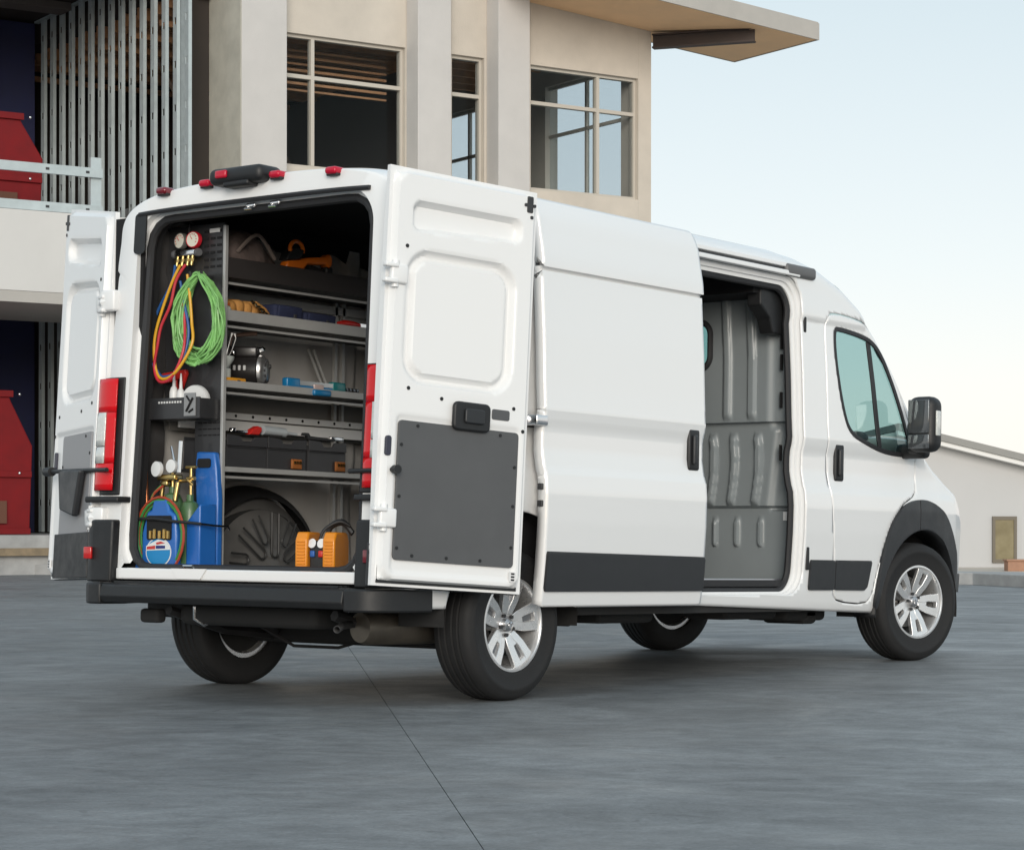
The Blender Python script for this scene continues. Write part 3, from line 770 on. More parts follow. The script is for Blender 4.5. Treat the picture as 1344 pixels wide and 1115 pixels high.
k.tube(c3, 0.019, 8, closed=True); k.build('door_seal', SEAL, van)
# step inside sliding door and striker plates on the pillar
k = M(); k.box(1.42, 2.56, -0.89, -0.70, 0.577, 0.583); k.build('side_step', CHROME, van, smooth=0, bevel=0.004)
k = M(); k.box(1.42, 2.57, -0.905, -0.89, 0.536, 0.583); st = k.build('side_step', mat('step_aluminium', (0.6, 0.6, 0.62), 0.3, 0.9), van, smooth=0, bevel=0.004)
k = M()
for xx in (1.68, 1.80, 1.92, 2.13): k.cyl((xx, -0.909, 0.558), (xx, -0.905, 0.558), 0.009, n=10)
k.build('screw', DSTEEL, st)['kind'] = 'stuff'
for zz in (2.05, 0.70):
    k = M(); k.rbox((2.672, -(prof(zz)+0.001), zz), (0.03, 0.014, 0.13), 0.006); k.build('striker', BLACKP, van)

# ------------------------------------------------------------------ cargo space: floor, linings, bulkhead
k = M(); k.box(-0.83, 2.70, -0.93, 0.93, 0.54, 0.575); k.build('cargo_floor', FLOORB, van, smooth=0)
def inner(X, z): return prof(min(z, 2.25))*wc(X)-0.14
lw = M(); lx = frange(-0.78, 2.70, 0.02); lz = frange(0.575, 2.40, 0.03)
def lwall(X, z):
    y = inner(X, z)
    rib = 0
    for c in (0.80, 1.75, 2.55): rib = max(rib, smooth01((0.075-abs(X-c))/0.025))
    y -= 0.035*rib
    for zc in (1.42, 2.02): y -= 0.03*smooth01((0.06-abs(z-zc))/0.02)
    return Vector((X+lean(X, z)*0.9, y, z))
lw.grid(lwall, lx, lz); liner = lw.build('wall_lining', LININGW, van, smooth=50, recalc=False)
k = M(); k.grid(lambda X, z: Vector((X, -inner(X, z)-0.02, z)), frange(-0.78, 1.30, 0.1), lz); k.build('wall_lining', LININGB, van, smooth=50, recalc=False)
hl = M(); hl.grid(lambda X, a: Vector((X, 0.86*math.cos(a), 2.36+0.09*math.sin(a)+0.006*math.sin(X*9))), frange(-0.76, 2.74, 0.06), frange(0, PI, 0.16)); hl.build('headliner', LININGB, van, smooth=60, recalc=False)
# dark upper edge of the headliner hanging in waves over the side lining
hw = M()
def wavy(X): return 2.325-0.03*(X+0.6)+0.022*math.sin(X*11+0.8)+0.012*math.sin(X*23)
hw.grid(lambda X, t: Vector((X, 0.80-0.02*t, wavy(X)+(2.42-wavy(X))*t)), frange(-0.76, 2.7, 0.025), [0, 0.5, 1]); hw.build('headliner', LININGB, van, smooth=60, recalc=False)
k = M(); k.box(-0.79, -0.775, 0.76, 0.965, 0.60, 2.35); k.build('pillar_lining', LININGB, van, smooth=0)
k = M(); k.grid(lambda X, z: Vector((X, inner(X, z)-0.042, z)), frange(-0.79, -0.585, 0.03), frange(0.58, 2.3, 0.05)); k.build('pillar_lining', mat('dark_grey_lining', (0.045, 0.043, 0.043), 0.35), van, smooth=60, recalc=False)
# bulkhead with pressed ribs, ledges and window
bk = M()
WB_Y0, WB_Y1, WB_Z0, WB_Z1 = -0.375, -0.02, 1.80, 2.065
def bulk(y, z):
    d = 0.0
    if z > 1.475: d -= 0.09
    elif z > 0.985: d -= 0.05
    else: d -= 0.015
    for zc, h in ((1.475, 0.05), (0.985, 0.04)):
        pass
    pos = 2.70+d
    if z > 1.44:
        for yc in (-0.50, -0.665): pos -= 0.020*smooth01((0.034-abs(y-yc-0.06*max(0, z-1.85)))/0.02)*smooth01((z-1.49)/0.03)
        pos += 0.02*smooth01((-0.76-y)/0.05)
    elif z > 0.97:
        for yc in (-0.36, -0.50, -0.665, -0.20): pos -= 0.028*smooth01((0.030-abs(y-yc+0.03*math.sin((z-1.0)*6)))/0.018)*smooth01((z-1.0)/0.03)*smooth01((1.42-z)/0.03)
        pos += 0.03*smooth01((-0.74-y-0.12*(z-1.0))/0.05)
    else:
        for yc in (-0.38, -0.53, -0.69, -0.22): pos -= 0.024*smooth01((0.020-abs(y-yc))/0.013)*smooth01((z-0.76)/0.02)*smooth01((0.93-z)/0.02)
    pos -= 0.02*smooth01((0.012-abs(z-1.468))/0.008)*0
    return Vector((pos, y, z))
ys = frange(-0.93, 0.93, 0.008) ; zs = [0.575]+frange(0.60, 2.36, 0.016)
zs = sorted(set(zs+[0.979, 0.985, 1.469, 1.475]))
bk = M(); bk.grid(bulk, ys, zs)
keep = []
for f_ in bk.f:
    cy_ = sum(bk.v[i][1] for i in f_)/4; cz_ = sum(bk.v[i][2] for i in f_)/4
    if sd_rr(cy_, cz_, WB_Y0, WB_Y1, WB_Z0, WB_Z1, 0.07) > 0: keep.append(f_)
bk.f = keep
bulkh = bk.build('bulkhead', BULK, van, smooth=45, recalc=False)
k = M(); cpts = [(2.602, a, b) for a, b in rrect(WB_Y0-0.005, WB_Y1+0.005, WB_Z0-0.005, WB_Z1+0.005, 0.075, 8)]; k.tube(cpts, 0.018, 8, closed=True); k.build('window_seal', SEAL, bulkh)
k = M(); k.prism(rrect(WB_Y0, WB_Y1, WB_Z0, WB_Z1, 0.07), lambda a, b, d: (d, a, b), 2.606, 2.610); k.build('window', GLS, bulkh, smooth=0)
k = M()
for zz in (1.935, 1.815, 1.60, 1.30): k.box(2.60, 2.625, -0.862, -0.856, zz-0.045, zz+0.045)
k.build('slot', LININGB, bulkh, smooth=0)
k = M(); k.box(2.672, 2.680, -0.90, -0.845, 0.915, 0.965); k.build('label_plate', mat('white_sticker', (0.7, 0.7, 0.7), 0.6), bulkh, smooth=0)
# black shroud at the top front corner of the opening
k = M(); k.prism([(2.36, 2.30), (2.66, 2.30), (2.66, 1.97), (2.50, 1.97), (2.46, 2.05), (2.36, 2.12)], lambda a, b, d: (a, d, b), -0.875, -0.78)
k.build('pillar_trim', BLACKP, van, smooth=0, bevel=0.01)
k = M(); k.box(2.3, 2.69, -0.86, 0.86, 2.185, 2.30); k.build('headliner_bow', LININGB, van, smooth=0)

# cab: seats, dash
SEATM = mat('seat_cloth', (0.03, 0.031, 0.033), 0.85, bump=0.2, bscale=300)
for yy in (-0.48, 0.48):
    k = M(); k.rbox((3.25, yy, 1.22), (0.16, 0.5, 0.72), 0.07, (0, -0.15, 0)).rbox((3.48, yy, 0.86), (0.55, 0.5, 0.18), 0.07)
    s_ = k.build('seat', SEATM, van)
    k = M(); k.rbox((3.19, yy, 1.68), (0.11, 0.30, 0.22), 0.05, (0, -0.1, 0)).cyl((3.2, yy-0.07, 1.5), (3.2, yy-0.07, 1.6), 0.008).cyl((3.2, yy+0.07, 1.5), (3.2, yy+0.07, 1.6), 0.008); k.build('headrest', SEATM, s_)
k = M(); k.rbox((4.05, 0, 1.18), (0.5, 1.7, 0.36), 0.1); k.rbox((3.98, -0.50, 1.42), (0.16, 0.26, 0.16), 0.04).rbox((4.10, -0.10, 1.40), (0.12, 0.30, 0.10), 0.04).rbox((4.02, 0.46, 1.42), (0.20, 0.36, 0.14), 0.05); k.build('dashboard', BLACKP, van)
k = M(); k.tube([(3.78+0.09*math.sin(a), 0.46+0.19*math.cos(a), 1.30+0.17*math.sin(a)) for a in frange(0, 2*PI, 0.3)[:-1]], 0.015, 8, closed=True); k.build('steering_wheel', BLACKP, van)
k = M(); k.box(2.72, 4.4, -0.9, 0.9, 0.50, 0.60); k.build('cab_floor', UNDER, van, smooth=0)

# ------------------------------------------------------------------ rear frame
XR = -0.88
outer = [surf(XR, q, -1) for q in QS_+QA_]+[surf(XR, q, 1) for q in (QS_+QA_)[::-1][1:]]
def hole(y, z): return sd_rr(y, z, -0.765+0.012*(z-0.6), 0.765-0.012*(z-0.6), 0.60, 2.335, 0.14)
def inner_pt(P, grow=0.0):
    c = Vector((0, 0, 1.45)); d = Vector((0, P.y, P.z))-c
    lo, hi = 0.0, 1.2
    for _ in range(30):
        m_ = (lo+hi)/2; q = c+d*m_
        if hole(q.y, q.z)-grow < 0: lo = m_
        else: hi = m_
    q = c+d*lo; return q
k = M(); n = len(outer)
xz = lambda z: XR+lean(XR, z)
rings = []
ring_in = [inner_pt(p) for p in outer]; ring_mid = [inner_pt(p, 0.035) for p in outer]
def lerp_ok(P, I, t): return P*(1-t)+I*t
R0 = outer
R1 = [Vector((xz(p.z)-0.010, p.y*0.985, p.z-0.006*(1 if p.z > 2.3 else 0))) for p in outer]
R2 = []
for p, i_ in zip(outer, ring_mid):
    # keep between outer and hole
    yq, zq = i_.y, i_.z
    R2.append(Vector((xz(zq)-0.010, yq, zq)))
R3 = [Vector((xz(i.z)+0.030, i.y*1.0, i.z)) for i in ring_mid]
R4 = [Vector((xz(i.z)+0.034, i.y, i.z)) for i in ring_in]
R5 = [Vector((xz(i.z)+0.115, i.y, i.z)) for i in ring_in]
for R_ in (R0, R1, R2, R3, R4, R5): k.v += [tuple(p) for p in R_]
for r_ in range(4):
    for i in range(n-1): k.f.append((r_*n+i, r_*n+i+1, (r_+1)*n+i+1, (r_+1)*n+i))
rear = k.build('rear_frame', WHITEIN, van, smooth=45, recalc=False)
k = M()
for R_ in (R4, R5): k.v += [tuple(p+Vector((0.001, 0, 0))) for p in R_]
for i in range(n-1): k.f.append((i, i+1, n+i+1, n+i))
k.build('frame_lining', LININGB, van, smooth=45, recalc=False)
# black rubber seal round the rear opening
def ring_at(fn, m_=120): 
    out = []
    for i in range(m_):
        a = 2*PI*i/m_; P = Vector((0, 2*math.cos(a), 1.45+2*math.sin(a))); out.append(fn(P))
    return out
k = M(); rp = ring_at(lambda P: inner_pt(P, -0.004)); k.tube([(xz(p.z)+0.045, p.y, p.z) for p in rp], 0.022, 8, closed=True); k.build('door_seal', SEAL, van)
# dark gap and gutter above the opening, latch hooks
k = M(); gp = [(xz(2.365)-0.0165, y, 2.365-0.01*(abs(y)/0.78)**4) for y in frange(-0.755, 0.775, 0.05)]
k.tube(gp, 0.012, 6); k.build('gutter_seal', SEAL, van)
k = M(); k.prism(rrect(0.72, 0.80, 2.16, 2.36, 0.02, 3), lambda a, b, d: (xz(b)+d, a, b), -0.020, -0.0115); k.build('corner_cap', BLACKP, van, smooth=0)
for yy in (0.03, -0.13):
    k = M(); k.tube([(-0.77, yy+0.02, 2.345), (-0.80, yy+0.02, 2.325), (-0.80, yy-0.02, 2.325), (-0.77, yy-0.02, 2.345)], 0.006, 6).rbox((-0.775, yy, 2.345), (0.02, 0.06, 0.02), 0.004); k.build('striker', CHROME, van)
# white sill with latch plate
k = M(); k.box(-0.905, -0.76, -0.80, 0.80, 0.548, 0.604); k.build('rear_sill', WHITE, van, smooth=0, bevel=0.008)
k = M(); k.prism([(0.16, 0.605), (0.40, 0.605), (0.36, 0.555), (0.20, 0.555)], lambda a, b, d: (d, a, b), -0.912, -0.906); k.build('latch_plate', WHITE, van, smooth=0)
k = M(); k.tube([(-0.905, 0.25, 0.604), (-0.915, 0.25, 0.618), (-0.915, 0.31, 0.618), (-0.905, 0.31, 0.604)], 0.006, 6); k.build('striker', CHROME, van)
# bumper
def bprof(x_out, z0, z1): return [(-0.80, z0+0.015), (x_out+0.02, z0), (x_out, z0+0.03), (x_out+0.012, z1-0.012), (x_out+0.035, z1), (-0.80, z1)]
k = M(); k.prism(bprof(-1.01, 0.436, 0.532), lambda a, b, d: (a, d, b), -0.80, 0.80); bump_ = k.build('rear_bumper', BLACKP, van, smooth=30, bevel=0.006)
k = M()
for xx in (-0.90, -0.93, -0.96): k.box(xx-0.008, xx+0.008, -0.74, 0.74, 0.532, 0.540)
k.build('step_rib', BLACKP, bump_, smooth=0)
for s in (-1, 1):
    k = M(); ring_xy = [(-0.83, 0.803), (-1.005, 0.803), (-1.0, 0.885), (-0.955, 0.955), (-0.86, 0.99), (-0.62, 1.01), (-0.62, 0.93)]
    k.prism(ring_xy, lambda a, b, d: (a, s*b, d), 0.425, 0.530); c_ = k.build('bumper_corner', BLACKP, bump_, smooth=40, bevel=0.010)
    up_xy = [(-0.86, 0.80), (-0.935, 0.805), (-0.945, 0.93), (-0.90, 1.015), (-0.70, 1.03), (-0.70, 0.95)]
    k = M(); k.prism(up_xy, lambda a, b, d: (a+0.05*(d-0.6)*0.8, s*b, d), 0.533, 0.84); p_ = k.build('bumper_end', BLACKP, van, smooth=40, bevel=0.010)
    k = M(); k.rbox((-0.948, s*0.955 if s > 0 else s*0.90, 0.675), (0.016, 0.055, 0.06), 0.006); k.build('reflector', mat('reflector_red', (0.50, 0.008, 0.008), 0.15, 0, 0.6) if s > 0 else DRED, p_)
# tail lamps
def lamp_path(ins=0.0):
    return [(-0.80, 0.808), (-0.902-ins, 0.815), (-0.908-ins, 0.86), (-0.908-ins, 0.92), (-0.895-ins, 0.965+ins*0.3), (-0.862-ins, 0.998+ins), (-0.80, 1.016+ins), (-0.72, 1.020+ins)]
for s in (-1, 1):
    def ext(z0, z1, m_, nm, par, path, close=True, bv=0.006):
        k = M(); pts = [(a, b) for a, b in path]+([(-0.72, 0.93), (-0.80, 0.90)] if close else [])
        k.prism(pts, lambda a, b, d: (a+0.05*(d-0.6), s*b, d), z0, z1); return k.build(nm, m_, par, smooth=40, bevel=bv)
    tl = ext(0.962, 1.548, BLACKP, 'tail_lamp', van, lamp_path(-0.004) if s > 0 else [(a_, b_-0.036) for a_, b_ in lamp_path(-0.004)[:5]]+[(-0.82, 0.94)], s > 0)
    arc = catmull([(a, b, 0) for a, b in [(-0.905, 0.848), (-0.9135, 0.875), (-0.9135, 0.918), (-0.90, 0.967), (-0.87, 1.000), (-0.815, 1.016)]], 5)
    def lens(i0, i1, z0, z1, o, m_, nm):
        pts = arc[i0:i1+1]; k = M(); nz = max(2, int((z1-z0)/0.03))
        def fn(i, z):
            p = pts[i]; c = Vector((-0.80, 0.90, 0)); d = (p-c).normalized(); q = p+d*o
            return Vector((q.x+0.05*(z-0.6), s*q.y, z))
        k.grid(fn, list(range(len(pts))), frange(z0, z1, (z1-z0)/nz)); return k.build(nm, m_, tl, smooth=60, recalc=False, solid=0.012)
    if s < 0: arc = [p-Vector((0, 0.042, 0)) for p in arc[:19]]
    L_ = len(arc)-1
    lens(0, L_, 1.372, 1.540, 0.004, RED, 'red_lens'); lens(0, L_, 0.985, 1.118, 0.004, RED, 'red_lens')
    lens(0, 8, 1.119, 1.371, 0.004, RED, 'red_lens'); lens(L_-6, L_, 1.119, 1.371, 0.003, DRED, 'red_lens')
    lens(8, L_-5, 1.205, 1.371, 0.007, CLEAR, 'clear_lens'); lens(8, L_-5, 1.119, 1.200, 0.007, CLEAR, 'clear_lens')
    k = M(); k.rbox((-0.85, s*0.90, 0.94), (0.14, 0.24, 0.03), 0.008); k.build('lamp_foot', BLACKP, van)
# marker lamps and third brake lamp camera pod on the roof edge
for yy, zz, xx, m_ in ((0.60, 2.452, -0.80, DRED), (0.30, 2.462, -0.80, PINK), (-0.17, 2.462, -0.80, PINK), (-0.53, 2.447, -0.80, PINK)):
    k = M(); k.rbox((xx, yy, zz+0.006), (0.08, 0.072, 0.036), 0.016); ml = k.build('marker_lamp', m_, van)
    k = M(); k.rbox((xx+0.012, yy, zz-0.012), (0.075, 0.066, 0.012), 0.004); k.build('base', BLACKP, ml)
k = M()
def pod(a, b):
    y = -0.165+a*0.405; h = 0.072-0.016*abs(a-0.5); zc = 2.482; x0 = -0.86
    return Vector((x0, y, zc+h*b))
k.rbox((-0.79, 0.06, 2.482), (0.17, 0.35, 0.082), 0.034, seg=4); pd = k.build('brake_lamp_housing', BLACKP, van)
k = M(); k.rbox((-0.832, 0.05, 2.440), (0.08, 0.17, 0.03), 0.012); k.build('camera', BLACKP, pd)
k = M(); k.rbox((-0.878, 0.135, 2.488), (0.02, 0.075, 0.038), 0.009); k.build('lens', PINK, pd)

# ------------------------------------------------------------------ rear doors
def door_frame(hx, hy, ang, side):
    a = Vector((0.05, 0, 1)).normalized(); H = Vector((hx, hy, 0.6))
    wv = Vector((0, -side, 0)); kx = a; th = math.radians(ang)*(1 if side < 0 else -1)
    R_ = Matrix.Rotation(th, 3, kx)
    return H, a, R_ @ wv, R_ @ Vector((1, 0, -0.05)).normalized()
def rear_door(side, hx, hy, ang, W, label, tsr=0.722):
    H, a, wv, nv = door_frame(hx, hy, ang, side)
    def P(s, t, d=0.0):
        if side > 0 and t > 1.6: t = t+(t-1.6)/0.82*(-0.03+0.13*s/0.79)
        return H+wv*(s*W/0.79)+a*(t-0.6)+nv*d
    T0, T1 = 0.550, 2.425
    root = empty_part('rear_door', van)
    if label: root['label'] = label
    def hgt(s, t):
        d = 0.0
        e = min(s, 0.79-s, t-T0, T1-t)
        d -= 0.016*(1-smooth01((e-0.022)/0.010))
        r1 = sd_rr(s, t, 0.105, 0.70+0.04*(2.28-t), 2.135-0.03*(s-0.1)/0.6*(-1), 2.285, 0.055)
        d -= 0.040*smooth01(-r1/0.026)
        r2 = sd_rr(s, t, 0.085, 0.680, 1.452, 2.066, 0.13)
        d -= 0.034*smooth01(-r2/0.024)
        d += 0.026*smooth01((-r2-0.040)/0.016)
        r3 = sd_rr(s, t, 0.07, 0.735, 0.605, 1.315, 0.03)
        d -= 0.008*smooth01(-r3/0.012)
        r4 = sd_rr(s, t, 0.035, 0.765, 0.585, 2.40, 0.07)
        d -= 0.014*smooth01(r4/0.012)
        return d
    ss = frange(0, 0.79, 0.009); ts = frange(T0, T1, 0.011)
    k = M(); k.grid(lambda s, t: P(s, t, hgt(s, t)), ss, ts)
    nS, nT = len(ss), len(ts); o0 = len(k.v)
    def back(s, t): return P(s, t, -0.050-0.02*math.sin(PI*min(1, max(0, (t-0.5)/2))))
    k.grid(back, ss, ts)
    border = [(i, 0) for i in range(nS)]+[(nS-1, j) for j in range(1, nT)]+[(i, nT-1) for i in range(nS-2, -1, -1)]+[(0, j) for j in range(nT-2, 0, -1)]
    idx = [i*nT+j for i, j in border]
    for m_ in range(len(idx)):
        p, q = idx[m_], idx[(m_+1) % len(idx)]; k.f.append((p, q, o0+q, o0+p))
    k.build('door_panel', WHITEIN, root, smooth=40)
    fn = lambda s, t, d: P(s, t, d)
    k = M(); k.prism(rrect(0.083, tsr, 0.668, 1.290, 0.018, 3), fn, -0.006, 0.005); tp = k.build('trim_panel', TRIM if side < 0 else mat('hardboard_sheen_grey', (0.27, 0.27, 0.28), 0.45), root, smooth=0, bevel=0.002)  # left panel is the same hardboard, its sheen painted in as lighter grey
    k = M()
    for s, t in [(0.10, tt) for tt in (0.72, 0.95, 1.18)]+[(tsr-0.017, tt) for tt in (0.76, 0.95, 1.13)]+[(ss_, 0.69) for ss_ in (0.18, 0.36, 0.54)]+[(0.18, 1.27)]+([(0.62, 1.27)] if tsr > 0.7 else []):
        k.cyl(P(s, t, 0.005), P(s, t, 0.008), 0.008, n=8)
    k.build('screw', BLACKP, tp)['kind'] = 'stuff'
    if side < 0:
     k = M(); k.prism(rrect(0.352, 0.548, 1.272, 1.402, 0.025, 4), fn, 0.006, 0.030); hd = k.build('handle', BLACKP, root, smooth=30, bevel=0.008)
     k = M(); k.prism(rrect(0.405, 0.51, 1.305, 1.372, 0.012, 3), fn, 0.031, 0.042); k.build('lever', GREYP, hd, smooth=30, bevel=0.006)
     k = M(); k.prism(rrect(0.572, 0.668, 1.340, 1.388, 0.010, 3), fn, -0.004, 0.004); k.build('switch_plate', TRIM, root, smooth=0, bevel=0.002)
    k = M(); k.prism([(0.023, 0.563), (0.023, 0.70), (0.033, 0.70), (0.038, 0.61), (0.060, 0.580), (0.765, 0.580), (0.765, 0.563)], fn, -0.045, -0.024); k.build('bottom_seal', BLACKP, root, smooth=0)
    k = M(); k.prism(rrect(0.715, 0.748, 2.318, 2.395, 0.006, 2), fn, -0.010, 0.004)
    k.build('latch', DSTEEL, root, smooth=0, bevel=0.002)
    k = M(); k.prism(rrect(0.700, 0.715, 2.345, 2.36, 0.004, 2), fn, -0.004, 0.006).prism(rrect(0.748, 0.762, 2.345, 2.36, 0.004, 2), fn, -0.004, 0.006).prism(rrect(0.735, 0.750, 2.29, 2.305, 0.004, 2), fn, -0.004, 0.004); k.build('latch_bolt', DSTEEL, root, smooth=0)
    k = M(); s0_ = 0.022 if side < 0 else 0.70; k.prism(rrect(s0_, s0_+0.028, 1.125, 1.215, 0.013, 5), fn, -0.01, 0.006); k.build('stop_pad', mat('bluish_rubber', (0.035, 0.036, 0.055), 0.5), root, smooth=0, bevel=0.003)
    k = M()
    for s, t in ((0.085, 2.068), (0.125, 1.435), (0.30, 1.405), (0.690, 1.40), (0.745, 1.30)): k.cyl(P(s, t, -0.003), P(s, t, 0.003), 0.009, n=10)
    k.build('plug', BLACKP, root)['kind'] = 'stuff'
    k = M(); k.prism(rrect(0.705, 0.738, 0.603, 0.650, 0.004, 2), fn, -0.004, 0.006); lp = k.build('label_plate', mat('white_sticker', (0.7, 0.7, 0.7), 0.6), root, smooth=0)
    k = M()
    for i in range(3): k.prism(rrect(0.712, 0.731, 0.609+i*0.014, 0.617+i*0.014, 0.002, 2), fn, 0.0062, 0.0072)
    k.build('barcode', BLACKP, lp, smooth=0)
    # check strap and hinges between door and pillar
    for t in (1.935, 0.850):
        k = M(); A = P(0.03, t, 0.0); B = Vector((-0.90+lean(-0.9, t), (0.945)*side, t))
        k.tube([B, B*0.5+A*0.5+Vector((-0.02, 0, 0)), A], 0.024, 8)
        k.rbox(B, (0.055, 0.10, 0.105), 0.012); 
        R3_ = Matrix((wv, a, nv)).transposed()
        k.rbox(P(0.045, t, 0.004), (0.09, 0.085, 0.03), 0.01, R3_.to_euler()); k.cyl(A+a*-0.06, A+a*0.06, 0.017, n=12)
        k.rbox(P(0.0, t+0.035, 0.01), (0.07, 0.02, 0.035), 0.006, R3_.to_euler()); k.rbox(P(0.0, t-0.035, 0.01), (0.07, 0.02, 0.035), 0.006, R3_.to_euler())
        k.build('hinge', WHITEIN, root)
    A = P(0.06 if side < 0 else 0.70, 1.065, 0.02); B = Vector((-0.89, side*0.80, 1.05))
    if side > 0:
        k = M(); B = Vector((-0.945, 0.83, 1.085)); A = P(0.60, 1.105, 0.05)
        k.tube([B, A], 0.011, 8).cyl(A, A+(A-B).normalized()*0.09, 0.024, n=10)
    else:
        k = M(); B = Vector((-0.88, -0.72, 1.06)); k.tube([B, A], 0.011, 8).cyl(A, A+nv*0.03, 0.02, n=10)
    k.build('check_strap', BLACKP, root)
    # outer black cladding at the foot of the door
    k = M(); k.prism([(0.0, 0.545), (0.79, 0.545), (0.79, 0.74), (0.0, 0.74)], fn, -0.078, -0.045); k.build('door_cladding', GREYP, root, smooth=0, bevel=0.006)
    return P, root
PR, rdoor = rear_door(-1, -1.03, -1.016, 255.5, 0.83, 'right rear door swung fully round towards the side')
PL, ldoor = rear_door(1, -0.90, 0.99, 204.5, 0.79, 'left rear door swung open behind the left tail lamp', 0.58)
k = M(); k.prism([(0.02, 0.55), (0.62, 0.55), (0.62, 0.78), (0.02, 0.78)], lambda s, t, d: PL(s, t, d), 0.006, 0.014); k.build('door_cladding', BLACKP, ldoor, smooth=0, bevel=0.004)
k = M(); k.prism([(0.12, 1.09), (0.50, 1.11), (0.44, 0.90), (0.20, 0.86)], lambda s, t, d: PL(s, t, d), 0.014, 0.05); k.build('door_pocket', GREYP, ldoor, smooth=0, bevel=0.01)

# ------------------------------------------------------------------ wheels
RT = 0.362
def wheel_meshes():
    ty = M()
    pr = [(0.225, -0.105), (0.25, -0.112), (0.30, -0.116), (0.335, -0.112), (0.352, -0.098), (0.3585, -0.080)]
    gx = [-0.055, -0.02, 0.02, 0.055]
    for g_ in gx: pr += [(0.362, g_-0.008), (0.3545, g_-0.004), (0.3545, g_+0.004), (0.362, g_+0.008)]
    pr += [(0.3585, 0.080), (0.352, 0.098), (0.335, 0.112), (0.318, 0.1155), (0.316, 0.117), (0.30, 0.1175), (0.298, 0.116), (0.25, 0.113), (0.228, 0.106), (0.222, 0.09), (0.222, -0.09)]
    ty.lathe(pr, (0, 0, 0), (0, -1, 0), 72, closed=True)
    rim = M(); rim.lathe([(0.222, -0.085), (0.222, 0.08), (0.226, 0.096), (0.224, 0.104), (0.214, 0.105), (0.207, 0.096), (0.204, 0.06), (0.19, -0.06), (0.20, -0.085)], (0, 0, 0), (0, -1, 0), 64, closed=True)
    sp = M(); a0 = PI/2; ca, sa = 0.0, 1.0
    def q(r, off, h): return Vector((ca*r-sa*off, -h, sa*r+ca*off))
    for sg in (-1, 1):
        # each bar of the twin spoke
        pts = [(0.050, 0.002, 0.036, 0.060), (0.085, 0.003, 0.050, 0.068), (0.12, 0.015, 0.059, 0.077), (0.175, 0.020, 0.068, 0.087), (0.2125, 0.014, 0.080, 0.094)]
        vs = []
        for r, i0, o1, h in pts: vs += [q(r, sg*i0, h), q(r, sg*o1, h), q(r, sg*(o1-0.010), h-0.034), q(r, sg*(i0-0.003), h-0.030)]
        fs_ = []
        for m_ in range(len(pts)-1):
            for e in range(4): fs_.append((m_*4+e, m_*4+(e+1) % 4, (m_+1)*4+(e+1) % 4, (m_+1)*4+e))
        fs_ += [(3, 2, 1, 0), tuple(range(len(pts)*4-4, len(pts)*4))]
        sp.add(vs, fs_)
    for r0, r1, o, h0, h1 in ((0.186, 0.2125, 0.023, 0.0885, 0.0935), (0.05, 0.112, 0.012, 0.058, 0.073)):
        vs = []
        for r, h in ((r0, h0), (r1, h1)):
            for of in (-o, o):
                for hh in (h, h-0.028): vs.append(q(r, of, hh))
        sp.add(vs, [(0, 2, 6, 4), (1, 5, 7, 3), (0, 4, 5, 1), (2, 3, 7, 6), (0, 1, 3, 2), (4, 6, 7, 5)])
    hb = M(); hb.lathe([(0.0, 0.052), (0.058, 0.057), (0.064, 0.048), (0.064, 0.01)], (0, 0, 0), (0, -1, 0), 30)
    pk = M(); vs = []
    for r, o, h in ((0.095, 0.014, 0.056), (0.188, 0.024, 0.068)):
        for of in (-o, o): vs.append(q(r, of, h))
    pk.add(vs, [(0, 1, 3, 2)])
    br = M(); br.lathe([(0.07, 0.0), (0.155, 0.0), (0.155, -0.03), (0.07, -0.03)], (0, 0, 0), (0, -1, 0), 40, closed=True); br.rbox((-0.12, 0.0, 0.04), (0.07, 0.09, 0.16), 0.015)
    bk_ = M(); bk_.lathe([(0.0, -0.06), (0.205, -0.055)], (0, 0, 0), (0, -1, 0), 32)
    lug = M()
    for i in range(5):
        a0 = PI/2+2*PI*(i+0.5)/5; lug.cyl((0.049*math.cos(a0), -0.05, 0.049*math.sin(a0)), (0.049*math.cos(a0), -0.072, 0.049*math.sin(a0)), 0.0095, n=6)
    cap = M(); cap.lathe([(0.0, 0.082), (0.026, 0.081), (0.032, 0.076), (0.034, 0.05)], (0, 0, 0), (0, -1, 0), 28)
    em = M()   # a small horned-head badge
    y_ = -0.083
    em.prism([(-0.005, 0.004), (0.005, 0.004), (0.0075, -0.004), (0.003, -0.017), (-0.003, -0.017), (-0.0075, -0.004)], lambda a, b, d: (a, d, b), y_+0.003, y_-0.002)
    for s in (-1, 1): em.tube([(s*0.003, y_, 0.005), (s*0.010, y_, 0.013), (s*0.019, y_, 0.009), (s*0.020, y_, -0.002), (s*0.013, y_, -0.007)], [0.003, 0.0042, 0.004, 0.003, 0.0015], 6)
    return ty, rim, (sp, hb), pk, br, bk_, lug, cap, em
meshes = wheel_meshes()
VMI = VM.inverted()
